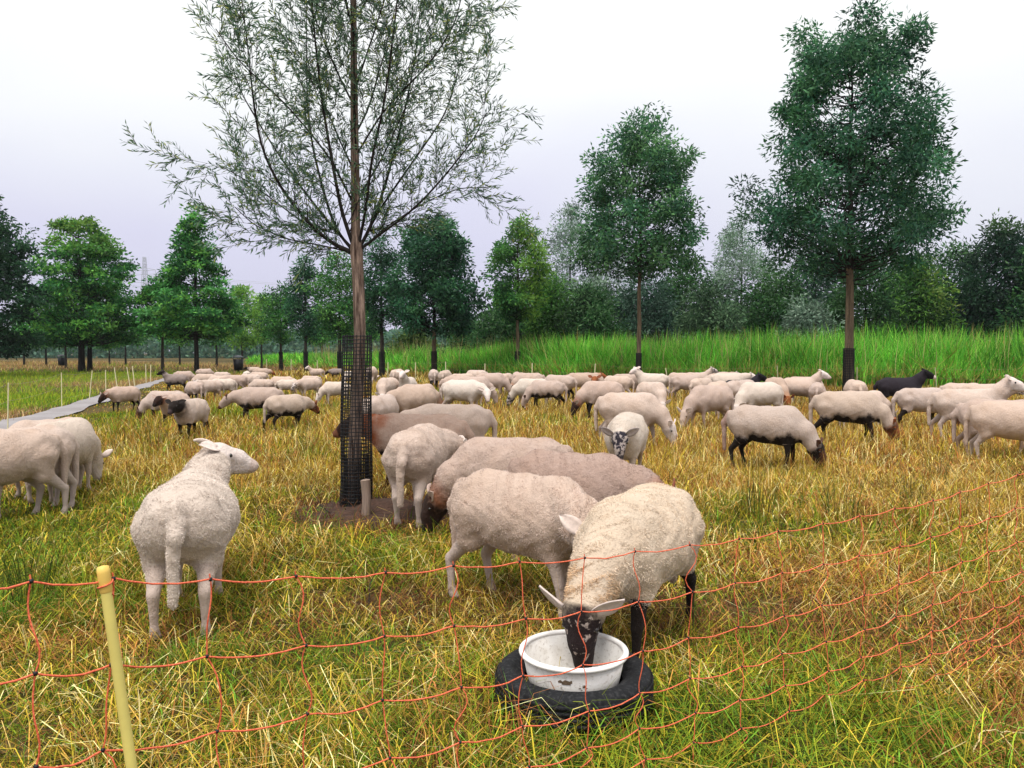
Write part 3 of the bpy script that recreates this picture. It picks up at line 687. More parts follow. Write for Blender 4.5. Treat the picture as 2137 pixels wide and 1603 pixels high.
# --- middle distance, left of the willow
sheep(258, 806, 212, 'low', 'brownneck', 'sheep with dark lowered face standing alone beside the path', s=0.77)
sheep(345, 808, 176, 'graze', 'socks', 'cream sheep with dark legs grazing behind the black-headed sheep', s=0.90)
sheep(366, 824, 236, 'level', 'brownneck', 'brown-headed sheep looking out from behind the black-headed one', s=0.81)
sheep(398, 829, 245, 'level', 'blackhead', 'cream sheep with black head and neck facing the camera left of the middle', s=0.87, step=1)
sheep(366, 780, 180, 'up', 'grey', 'dark grey sheep with raised black head at the end of the path', s=0.83)
sheep(384, 775, 0, 'graze', 'tan', 'tan sheep grazing right behind the dark grey one', s=0.80)
sheep(428, 769, 0, 'graze', 'tan', 'brownish sheep beside the trunk of the cone-shaped oak', s=0.80)
sheep(462, 774, 178, 'graze', 'white', 'cream sheep directly right of the cone-shaped oak trunk', s=0.80)
sheep(427, 781, 182, 'graze', 'white', 'cream sheep in front of the cone-shaped oak trunk', s=0.80)
sheep(457, 783, 185, 'graze', 'white', 'cream sheep in the tight cluster below the cone-shaped oak', s=0.80)
sheep(490, 784, 175, 'low', 'tan', 'pinkish sheep at the right of the cluster below the oak', s=0.80)
sheep(426, 790, 190, 'graze', 'brownface', 'dark-faced sheep at the left front of the cluster below the oak', s=0.80)
sheep(405, 795, 120, 'graze', 'brownneck', 'sheep with dark neck seen from behind, left of the round white one', s=0.80)
sheep(440, 791, 205, 'level', 'greyeye', 'white-faced sheep half hidden behind the round white one', s=0.80)
sheep(464, 790, 195, 'low', 'pale', 'round white sheep at the front of the cluster below the oak', fat=1.12, s=0.80)
sheep(515, 773, 90, 'graze', 'pale', 'small far pale sheep seen from behind, right of the litter bin', s=0.80)
sheep(530, 764, 180, 'level', 'blackhead', 'far sheep with black head right of the litter bin', s=0.80)
sheep(546, 769, 2, 'low', 'rusthead', 'far sheep with orange head turned to the right', s=0.80)
sheep(538, 776, 178, 'graze', 'white', 'far cream sheep in front of the orange-headed one', s=0.80)
sheep(521, 782, 185, 'graze', 'white', 'cream sheep at the right end of the cluster below the oak', s=0.80)
sheep(546, 788, 180, 'graze', 'white', 'cream sheep grazing to the left above the dark-bellied one', s=0.80)
sheep(588, 787, 182, 'graze', 'white', 'cream sheep mostly hidden behind its neighbour left of the willow', s=0.80)
sheep(602, 788, 0, 'graze', 'pale', 'pale sheep grazing to the right, left of the dark-eyed sheep', s=0.80)
sheep(646, 789, 215, 'low', 'greyeye', 'white sheep with dark eye patches facing the camera left of the willow', s=0.80)
sheep(648, 781, 180, 'graze', 'white', 'cream sheep behind the dark-eyed one left of the willow', s=0.80)
sheep(660, 768, 180, 'up', 'white', 'far white sheep with head stretched up to the left', s=0.80)
sheep(702, 767, 180, 'low', 'grey', 'far grey sheep with black head just left of the willow guard', s=0.80)
sheep(727, 772, 250, 'graze', 'pale', 'far white sheep seen through the willow guard', s=0.80)
sheep(700, 797, 195, 'graze', 'pale', 'round pale sheep half covered by the left of the willow guard', fat=1.08, s=0.80)
sheep(540, 809, 178, 'low', 'darkbelly', 'sheep with black belly and one ear out, left of the brown-headed one', s=0.90)
sheep(598, 821, 32, 'low', 'brownhead', 'sheep with black legs and brown head walking right through tall grass', step=1, s=0.85)
# --- behind the willow to the middle
sheep(776, 767, 80, 'graze', 'white', 'far cream sheep just right of the willow guard')
sheep(830, 771, 75, 'graze', 'white', 'cream sheep seen from behind left of the white-faced watcher')
sheep(850, 784, 255, 'up', 'pale', 'watching sheep with white raised face and ears spread')
sheep(808, 785, 240, 'graze', 'white', 'cream sheep with lowered neck in front of the one seen from behind')
sheep(872, 794, 2, 'graze', 'rusthead', 'sheep grazing right with brownish face above the dark-faced one')
sheep(862, 805, 212, 'low', 'brownface', 'dark-faced sheep with white ears lowering its head beside the willow')
sheep(795, 817, 62, 'graze', 'socks', 'rump with dark legs directly right of the willow guard')
sheep(905, 770, 90, 'graze', 'socks', 'far sheep from behind with dark legs')
sheep(930, 772, 82, 'graze', 'brownface', 'far sheep from behind, second right of the dark round tree')
sheep(966, 776, 0, 'graze', 'white', 'far cream sheep right of the two seen from behind')
sheep(994, 769, 178, 'graze', 'white', 'farthest round sheep near the back fence in the middle')
sheep(956, 783, 4, 'graze', 'tan', 'sheep whose back shows behind the white-faced one, left')
sheep(988, 785, 352, 'graze', 'tan', 'tan sheep grazing right behind the white-faced one')
sheep(966, 794, 338, 'low', 'pale', 'clean pale sheep with white face and wide ears turned to the camera', nyaw=-18, hyaw=-38)
sheep(1026, 779, 0, 'graze', 'tan', 'brownish sheep grazing right below the slender tree')
sheep(1057, 775, 70, 'graze', 'white', 'cream back showing left under the slender tree')
sheep(1079, 776, 90, 'graze', 'tan', 'tan back showing right under the slender tree')
sheep(1104, 778, 184, 'graze', 'rusthead', 'sheep with orange head grazing left below the slender tree')
sheep(1110, 788, 200, 'graze', 'spotface', 'pale sheep half behind the one with black belly in the middle')
sheep(1140, 790, 178, 'graze', 'darkbelly', 'sheep with black belly and legs grazing left in the golden grass')
sheep(1166, 781, 172, 'graze', 'socks', 'sheep with dark hind leg behind the black-bellied one')
sheep(1213, 778, 2, 'level', 'rusthead', 'rust-headed sheep facing right in the back row')
sheep(1246, 782, 268, 'level', 'rusthead', 'rust-faced sheep looking at the camera in the back row')
sheep(1254, 793, 208, 'graze', 'brownneck', 'big sheep with brown neck and dark head grazing left', s=1.05, step=1)
sheep(1316, 815, 344, 'graze', 'white', 'large cream sheep grazing right behind the mottled-faced one', s=1.06, step=1)
sheep(1288, 780, 178, 'graze', 'white', 'cream sheep behind the big brown-necked one')
sheep(1308, 778, 4, 'level', 'brownface', 'sheep with mottled brown head left of the white watcher')
sheep(1362, 779, 176, 'up', 'pale', 'white watcher with raised white head below the tall middle tree', hyaw=40)
sheep(1361, 794, 305, 'graze', 'white', 'sheep with wrinkled neck bent down right of the big grazing one')
# --- right of the middle
sheep(1420, 776, 182, 'graze', 'white', 'cream sheep right of the leaning pale fence post')
sheep(1434, 780, 2, 'graze', 'tan', 'sheep with dark belly line right of the leaning pale post')
sheep(1455, 778, 2, 'up', 'greyeye', 'sheep with dark-eyed raised head looking right in the back row', s=.92)
sheep(1465, 785, 62, 'graze', 'white', 'sheep from behind in front of the dark-eyed one')
sheep(1506, 779, 0, 'level', 'white', 'cream sheep behind the raised black head')
sheep(1500, 774, 0, 'level', 'greyeye', 'farthest white head peeping over the row left of the black one')
sheep(1520, 780, 4, 'level', 'pale', 'pale sheep with its head just left of the black one')
sheep(1482, 804, 226, 'graze', 'tan', 'shaggy sheep with wrinkled flank grazing towards the camera', s=1.02)
sheep(1500, 798, 75, 'graze', 'white', 'rump just behind the shaggy wrinkled sheep')
sheep(1545, 786, 5, 'up', 'black', 'black sheep with raised head in front of the reeds')
sheep(1548, 793, 50, 'graze', 'socks', 'sheep with dark legs turned away below the black one')
sheep(1584, 801, 214, 'graze', 'pale', 'round pale sheep right behind the black-legged grazer')
sheep(1620, 789, 285, 'graze', 'rusthead', 'sheep with rust red face lowered towards the camera')
sheep(1668, 788, 2, 'up', 'white', 'cream sheep with raised head looking right beside the big ash')
sheep(1676, 783, 178, 'graze', 'white', 'back just visible behind the sheep looking right beside the ash')
sheep(1706, 796, 90, 'graze', 'tan', 'tan rump behind the sheep looking right beside the ash', s=.92)
sheep(1602, 841, 350, 'graze', 'darkleg', 'black-legged sheep with black belly and head grazing right, nearest on the right', s=1.02)
sheep(1772, 815, 357, 'graze', 'brownhead', 'sheep with brown head and black belly grazing right below the ash', s=1.05, step=2)
sheep(1784, 791, 110, 'graze', 'white', 'cream rump in front of the big ash trunk')
sheep(1802, 806, 25, 'graze', 'white', 'cream back between the ash and the brown-headed grazer')
sheep(1878, 790, 2, 'up', 'blackwhite', 'black sheep with white muzzle looking right', s=1.0)
sheep(2010, 794, 2, 'graze', 'white', 'cream back at the far right behind the long sheep')
sheep(2052, 798, 0, 'level', 'greyeye', 'dark-eyed sheep head above the long cream sheep')
sheep(1925, 807, 22, 'graze', 'socks', 'sheep with dark legs just left of the long cream sheep')
sheep(2022, 808, 2, 'up', 'white', 'long cream sheep with raised head at the right picture edge', s=1.08, step=1)
sheep(2118, 839, 346, 'graze', 'white', 'sheep cut by the right picture edge, nearest there', s=1.02, step=1)
sheep(2090, 835, 350, 'graze', 'tan', 'back just behind the sheep cut by the right picture edge')

# ------------------------------------------------------------------ trees
def leaves_mesh(name, P, D, ln, wd, C, curl=.0):
    """one pointed leaf per row: P root, D direction, four-cornered blade"""
    n = len(P); D = D / (np.linalg.norm(D, axis=1, keepdims=True) + 1e-9)
    S = np.cross(D, rng.normal(0, 1, (n, 3))); S /= np.linalg.norm(S, axis=1, keepdims=True) + 1e-9
    ln = np.broadcast_to(ln, (n,))[:, None]; wd = np.broadcast_to(wd, (n,))[:, None]
    up = np.cross(S, D) * ln * curl
    V = np.stack([P, P + D * ln * .45 + S * wd * .5 + up, P + D * ln, P + D * ln * .45 - S * wd * .5 + up], 1).reshape(-1, 3)
    Q = np.arange(4 * n).reshape(-1, 4)
    return make_mesh(name, V, Q, False, {'Col': np.repeat(np.clip(C, 0, 1), 4, 0)})
def crown_points(n_cl, prof, z0, z1, rad, lean=(0, 0), inner=.35):
    """cluster centres in a crown: prof(t) = relative radius at relative height t"""
    out = []
    while len(out) < n_cl:
        t = random.random(); r = prof(t) * rad
        if random.random() > (prof(t) + .12): continue
        q = math.sqrt(random.uniform(inner ** 2, 1.0)); a = random.uniform(0, 2 * math.pi)
        out.append((lean[0] * t + math.cos(a) * r * q, lean[1] * t + math.sin(a) * r * q, z0 + t * (z1 - z0), q))
    return np.array(out)
def tree(name, label, base, height, crown_z, rad, prof, cols, cat='tree', n_cl=110, per=120, leaf=(.16, .055), cl_r=.55, flat=.7, trunk_r=.14, bark=None, group=None, lean=(0, 0), bare=0, limb_every=1, tint=None, droop=0.0, shoots=0):
    root = empty(name, base); tag(root, label, cat, group)
    bark = bark or M_bark
    B = Bag(); LB = Bag(); zs = np.linspace(-.15, height * .93, 12); wob = rng.normal(0, .025, (12, 2)) * height / 10; wob[:3] = 0
    tp = np.stack([lean[0] * np.clip((zs - crown_z) / (height - crown_z), 0, 1) + wob[:, 0], lean[1] * np.clip((zs - crown_z) / (height - crown_z), 0, 1) + wob[:, 1], zs], 1)
    tr = trunk_r * np.interp(zs / height, [-.02, .02, .3, .95], [1.3, 1.05, .8, .12]); nl = 8 if crown_z > 1 else 12; zl = np.linspace(-.15, crown_z if crown_z > 1 else height * .5, 8); lowp = np.stack([np.interp(zl, zs, tp[:, k]) for k in (0, 1)] + [zl], 1); B.tube(lowp, np.interp(zl, zs, tr), 10); zu = np.linspace(zl[-1] - .02, height * .93, 8); LB.tube(np.stack([np.interp(zu, zs, tp[:, k]) for k in (0, 1)] + [zu], 1), np.interp(zu, zs, tr) * 1.01, 8)
    cl = crown_points(n_cl, prof, crown_z, height, rad, lean)
    if shoots:
        k = rng.choice(n_cl, shoots); ex = cl[k].copy(); ex[:, :2] *= 1.16; ex[:, 2] += .35 + .5 * rng.random(shoots); cl = np.concatenate([cl, ex])
    for c in cl[::limb_every]:
        zt = max(crown_z * random.uniform(.88, 1.15), c[2] - (.35 + .55 * random.random()) * math.hypot(c[0], c[1])); zt = min(zt, height * .9, c[2] + .3)
        s = np.array([np.interp(zt, zs, tp[:, 0]), np.interp(zt, zs, tp[:, 1]), zt]); e = c[:3]
        t = np.linspace(0, 1, 5)[:, None]; mid = s * (1 - t) + e * t + np.array([0, 0, -.12]) * np.linalg.norm(e - s) * np.sin(t * math.pi) + rng.normal(0, .05, (5, 3)) * np.sin(t * math.pi)
        LB.tube(mid, np.linspace(max(.010, trunk_r * .14), .005, 5), 4)
    link('trunk', B.mesh('trunk', True), bark, root); link('limbs', LB.mesh('limbs', True), M_bark_dark, root)
    m = len(cl) * per; ci = np.repeat(np.arange(len(cl)), per)
    off = rng.normal(0, 1, (m, 3)); off /= np.linalg.norm(off, axis=1, keepdims=True); off *= (rng.random((m, 1)) ** .5)
    sz = cl_r * rng.uniform(.65, 1.35, len(cl))[ci][:, None]; off = off * sz; off[:, 2] *= flat
    P = cl[ci, :3] + off
    P[:, 2] -= droop * np.linalg.norm(off[:, :2], axis=1)
    D = off + rng.normal(0, .5, (m, 3)) * sz + np.array([0, 0, -.1]) * sz
    cols = np.array(cols) * 1.45; shade = rng.uniform(.5, 1.5, len(cl))[ci][:, None]
    hue = rng.integers(0, len(cols), len(cl))[ci]; C = cols[np.where(rng.random(m) < .65, hue, rng.integers(0, len(cols), m))] * shade * rng.uniform(.7, 1.25, (m, 1))
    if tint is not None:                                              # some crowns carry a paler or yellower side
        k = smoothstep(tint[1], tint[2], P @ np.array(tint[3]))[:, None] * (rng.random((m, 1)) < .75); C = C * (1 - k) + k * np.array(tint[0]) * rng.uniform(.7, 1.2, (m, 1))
    ln = leaf[0] * rng.uniform(.6, 1.3, m)
    link('crown', leaves_mesh('crown', P, D, ln, leaf[1] * rng.uniform(.7, 1.3, m), C, .06), M_leaf, root)
    return root
egg = lambda t: (math.sin(math.pi * min(1, (t * .86 + .12))) ** .75)
cone = lambda t: max(0.02, (1 - t) ** 1.05 * min(1, .6 + t * 4))
oval = lambda t: math.sin(math.pi * (t * .9 + .06)) ** .6
ash = lambda t: float(np.interp(t, [0, .08, .22, .42, .65, .82, .93, 1], [.55, .95, 1.05, .88, .78, .66, .42, .12]))
dome = lambda t: float(np.interp(t, [0, .1, .4, .7, .9, 1], [.8, 1, 1, .8, .5, .15]))
ASH = [srgb(44, 84, 62), srgb(56, 98, 70), srgb(38, 72, 56), srgb(72, 112, 76), srgb(50, 90, 54)]
LIME = [srgb(62, 112, 54), srgb(48, 94, 48), srgb(84, 130, 58), srgb(40, 80, 44)]
DARK = [srgb(34, 72, 50), srgb(46, 88, 58), srgb(30, 60, 44), srgb(58, 98, 62)]
OAK = [srgb(62, 120, 56), srgb(46, 98, 46), srgb(92, 142, 60), srgb(36, 78, 42), srgb(74, 128, 70)]
YEL = [srgb(118, 156, 66), srgb(92, 136, 58), srgb(76, 118, 54)]
SILV = [srgb(118, 142, 120), srgb(98, 124, 104), srgb(138, 158, 138), srgb(82, 106, 84)]
HEDGE = [srgb(52, 98, 52), srgb(40, 80, 46), srgb(70, 114, 60), srgb(84, 120, 74)]
def gpt(u, d): p = at(u, HZ, d); return (p.x, p.y, 0)
def zpx(v, d): return at(CX, v, d).z
def px2m(p, d): return p * d / F
# the two ashes on the right
tree('ash_tree', 'big dark blue-green ash with broad crown on the right', gpt(1772, 26), zpx(82, 26), zpx(560, 26), px2m(205, 26), ash, ASH, n_cl=200, per=190, leaf=(.19, .06), cl_r=.62, flat=.75, trunk_r=.155, bark=M_bark_tan, group='young trees in rows', shoots=40, lean=(-.1, 0))
tree('ash_tree', 'tall oval ash with pale bare trunk right of the middle', gpt(1333, 38), zpx(252, 38), zpx(570, 38), px2m(128, 38), lambda t: float(np.interp(t, [0, .06, .25, .5, .75, .92, 1], [.3, .95, 1, .85, .75, .45, .1])), [srgb(52, 92, 62), srgb(66, 108, 66), srgb(42, 78, 56), srgb(84, 122, 76)], n_cl=190, per=115, leaf=(.24, .08), cl_r=.64, trunk_r=.115, bark=M_bark_tan, group='young trees in rows', shoots=20)
# row in the middle
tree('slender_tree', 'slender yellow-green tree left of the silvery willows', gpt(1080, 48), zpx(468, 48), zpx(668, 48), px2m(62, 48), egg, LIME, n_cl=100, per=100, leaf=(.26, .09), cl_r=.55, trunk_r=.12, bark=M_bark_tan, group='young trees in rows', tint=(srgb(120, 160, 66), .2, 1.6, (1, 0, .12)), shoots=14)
tree('round_tree', 'dark round-crowned tree in the middle of the row', gpt(906, 47), zpx(458, 47), zpx(690, 47), px2m(86, 47), dome, DARK, n_cl=190, per=110, leaf=(.27, .10), cl_r=.65, trunk_r=.14, bark=M_bark_tan, group='young trees in rows', shoots=12)
tree('sparse_tree', 'thin sparse tree just right of the willow trunk', gpt(797, 50), zpx(484, 50), zpx(690, 50), px2m(52, 50), oval, DARK, n_cl=90, per=75, leaf=(.26, .08), cl_r=.55, trunk_r=.14, group='young trees in rows', shoots=8)
tree('leafy_tree', 'green tree directly behind the willow trunk', gpt(709, 54), zpx(528, 54), zpx(705, 54), px2m(56, 54), egg, LIME, n_cl=90, per=75, leaf=(.26, .09), cl_r=.6, trunk_r=.13, group='young trees in rows', shoots=10)
tree('leafy_tree', 'narrow green tree left of the willow trunk', gpt(638, 60), zpx(548, 60), zpx(708, 60), px2m(40, 60), egg, DARK, n_cl=75, per=75, leaf=(.28, .09), cl_r=.6, trunk_r=.13, group='young trees in rows', shoots=10)
tree('leafy_tree', 'small tree second left of the willow trunk', gpt(586, 66), zpx(596, 66), zpx(712, 66), px2m(40, 66), egg, LIME, n_cl=65, per=70, leaf=(.3, .1), cl_r=.62, trunk_r=.12, group='young trees in rows', shoots=8)
tree('leafy_tree', 'pale green small tree third left of the willow trunk', gpt(546, 74), zpx(612, 74), zpx(712, 74), px2m(26, 74), egg, YEL, n_cl=45, per=60, leaf=(.3, .1), cl_r=.6, trunk_r=.1, group='young trees in rows', shoots=6)
tree('leafy_tree', 'yellow-green bushy tree right of the cone-shaped oak', gpt(505, 72), zpx(602, 72), zpx(718, 72), px2m(40, 72), dome, YEL, n_cl=70, per=70, leaf=(.3, .11), cl_r=.7, trunk_r=.11, group='young trees in rows')
# oaks on the left
tree('oak_tree', 'cone-shaped young oak left of the willow', gpt(410, 58), zpx(428, 58), zpx(700, 58), px2m(108, 58), cone, OAK, n_cl=200, per=85, leaf=(.32, .14), cl_r=.72, flat=.38, trunk_r=.17, bark=M_bark_dark, group='young oaks on the left', droop=.12, shoots=6)
tree('oak_tree', 'slim oak with pale trunk foot beside the cone-shaped one', gpt(339, 64), zpx(590, 64), zpx(702, 64), px2m(58, 64), dome, OAK, n_cl=80, per=75, leaf=(.30, .13), cl_r=.7, flat=.45, trunk_r=.13, bark=M_bark, group='young oaks on the left')
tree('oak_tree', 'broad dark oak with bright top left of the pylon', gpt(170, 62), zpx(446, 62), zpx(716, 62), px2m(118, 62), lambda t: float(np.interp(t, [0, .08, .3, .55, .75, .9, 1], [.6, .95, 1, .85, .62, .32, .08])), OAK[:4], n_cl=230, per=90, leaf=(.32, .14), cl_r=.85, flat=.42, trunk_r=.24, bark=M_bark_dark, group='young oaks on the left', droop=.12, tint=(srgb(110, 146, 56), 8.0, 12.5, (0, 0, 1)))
tree('oak_tree', 'slighter oak stem behind the broad dark oak', gpt(187, 66), zpx(560, 66), zpx(716, 66), px2m(80, 66), dome, OAK, n_cl=90, per=70, leaf=(.32, .14), cl_r=.8, flat=.45, trunk_r=.2, bark=M_bark_dark, group='young oaks on the left')
tree('oak_tree', 'dark oak cut by the left picture edge', gpt(-55, 50), zpx(392, 50), zpx(735, 50), px2m(132, 50), lambda t: float(np.interp(t, [0, .1, .4, .7, .9, 1], [.8, 1, 1, .8, .5, .15])), [srgb(34, 64, 42), srgb(26, 52, 36), srgb(46, 80, 48)], n_cl=230, per=85, leaf=(.30, .13), cl_r=.85, flat=.5, trunk_r=.25, bark=M_bark_dark, group='young oaks on the left', droop=.1)
for u, d, top, bot, r, lb in ((137, 78, 640, 718, 40, 'low oak behind the thick trunks on the left'), (96, 95, 655, 722, 34, 'small far tree left of the thick oak trunks'), (50, 90, 640, 722, 40, 'small far tree near the left picture edge'),
                             (262, 95, 668, 716, 42, 'small far tree between the two oak groups'), (228, 105, 690, 722, 22, 'tiny far tree left of the pylon foot'), (452, 84, 640, 715, 30, 'far tree peeping out right of the cone-shaped oak'), (375, 92, 660, 716, 34, 'far tree seen under the cone-shaped oak'), (760, 80, 640, 712, 30, 'far tree seen between the willow and the sparse tree'), (672, 84, 650, 712, 30, 'far tree between the two green trees left of the willow')):
    tree('far_tree', lb, gpt(u, d), zpx(top, d), zpx(bot, d), px2m(r, d), dome, LIME, n_cl=55, per=55, leaf=(.36, .15), cl_r=.8, trunk_r=.12, bark=M_bark_dark, group='far small trees')
# shrubs and trees of the hedge behind the reeds
def shrub(u, d, top, r, cols, lb, n_cl=110, per=85, leaf=(.30, .10), flat=.9, shoots=10, name='hedge_shrub', prof=dome, clr=.85, tint=None):
    tree(name, lb, gpt(u, d), zpx(top, d), .5, px2m(r, d), prof, np.array(cols) * (.62 if name == 'hedge_shrub' else .85), 'shrub' if name == 'hedge_shrub' else 'tree', n_cl=n_cl, per=per, leaf=leaf, cl_r=clr, flat=flat, trunk_r=.13, bark=M_bark_dark, group='hedge behind the reeds', limb_every=2, shoots=shoots, tint=tint)
tall = lambda t: float(np.interp(t, [0, .3, .6, .85, 1], [.8, 1, .85, .5, .1]))
shrub(1190, 60, 432, 88, SILV, 'tall silvery willow left of the oval ash', 170, 90, (.30, .07), name='silver_willow', prof=tall, shoots=20, clr=.8)
shrub(1265, 62, 505, 70, SILV, 'silvery willow hidden behind the oval ash', 120, 85, (.30, .07), name='silver_willow', prof=tall)
shrub(1152, 54, 585, 52, [srgb(70, 122, 48), srgb(52, 100, 44), srgb(96, 142, 58)], 'bright green shrub behind the slender tree')
shrub(1045, 56, 652, 62, HEDGE, 'low dark shrub left of the slender tree')
shrub(985, 60, 672, 46, [srgb(66, 108, 48), srgb(48, 88, 44)], 'low green shrub right of the dark round tree', 70)
shrub(862, 66, 694, 40, [srgb(96, 120, 52), srgb(66, 98, 46)], 'low olive shrub under the dark round tree', 60)
shrub(1232, 52, 606, 66, HEDGE, 'dark shrub at the foot of the silvery willows')
shrub(1345, 56, 572, 70, [srgb(64, 98, 78), srgb(50, 82, 66), srgb(84, 116, 96)], 'grey-green shrub behind the oval ash trunk')
shrub(1428, 58, 560, 66, HEDGE, 'dark shrub right of the oval ash trunk')
shrub(1478, 50, 608, 58, [srgb(72, 104, 72), srgb(54, 86, 58), srgb(90, 118, 84)], 'grey-green shrub between the two ashes', 90)
shrub(1546, 58, 455, 82, SILV, 'silvery willow left of the big ash', 170, 90, (.30, .07), name='silver_willow', prof=tall, shoots=18)
shrub(1618, 54, 555, 70, HEDGE, 'dark shrub left behind the big ash trunk')
shrub(1700, 56, 520, 80, [srgb(60, 96, 74), srgb(46, 78, 62), srgb(76, 108, 86)], 'grey-green shrub right behind the big ash trunk')
shrub(1690, 47, 640, 50, SILV, 'low silvery bush left of the big ash trunk', 70)
shrub(1805, 52, 540, 76, HEDGE, 'dark shrub right of the big ash trunk')
shrub(1880, 58, 498, 80, [srgb(84, 116, 72), srgb(62, 96, 60)], 'pale green treetop above the elder')
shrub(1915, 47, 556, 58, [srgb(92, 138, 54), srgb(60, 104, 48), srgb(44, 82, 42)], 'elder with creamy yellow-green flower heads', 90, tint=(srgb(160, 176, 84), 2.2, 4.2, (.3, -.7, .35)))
shrub(2000, 52, 505, 76, HEDGE, 'dark leafy shrub left of the right edge tree')
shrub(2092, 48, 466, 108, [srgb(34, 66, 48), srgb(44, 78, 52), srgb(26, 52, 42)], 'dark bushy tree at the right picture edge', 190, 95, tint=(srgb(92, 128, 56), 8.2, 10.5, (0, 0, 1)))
shrub(2200, 44, 480, 90, HEDGE, 'hedge shrub just showing behind the dark bushy tree at the right edge', 80)
# far woods closing the view
def wood(name, label, u0, u1, d, top, bot, cols, n):
    us = rng.uniform(u0, u1, n); dd = d + rng.uniform(-15, 25, n); x = (us - CX) * dd / F
    topz = (HZ - top) * d / F + CAMH; hz_ = topz * (.72 + .42 * vnoise(us, us * 0, .03, 71))
    z = hz_ * rng.random(n) ** .8; P = np.stack([x, dd, z], 1)
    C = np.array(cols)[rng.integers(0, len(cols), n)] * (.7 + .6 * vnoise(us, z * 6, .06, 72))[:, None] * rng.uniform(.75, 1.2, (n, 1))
    me = leaves_mesh(name, P, rng.normal(0, 1, (n, 3)), d * .006, d * .0035, C)
    tag(link(name, me, M_leaf), label, 'wood', kind='stuff')
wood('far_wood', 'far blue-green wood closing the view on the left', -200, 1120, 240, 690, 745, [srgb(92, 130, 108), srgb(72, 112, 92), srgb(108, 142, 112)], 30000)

wood('hedge_depth', 'dark thicket filling the hedge behind the reeds', 960, 2420, 78, 600, 745, [srgb(36, 60, 44), srgb(28, 48, 38), srgb(44, 70, 48)], 22000)
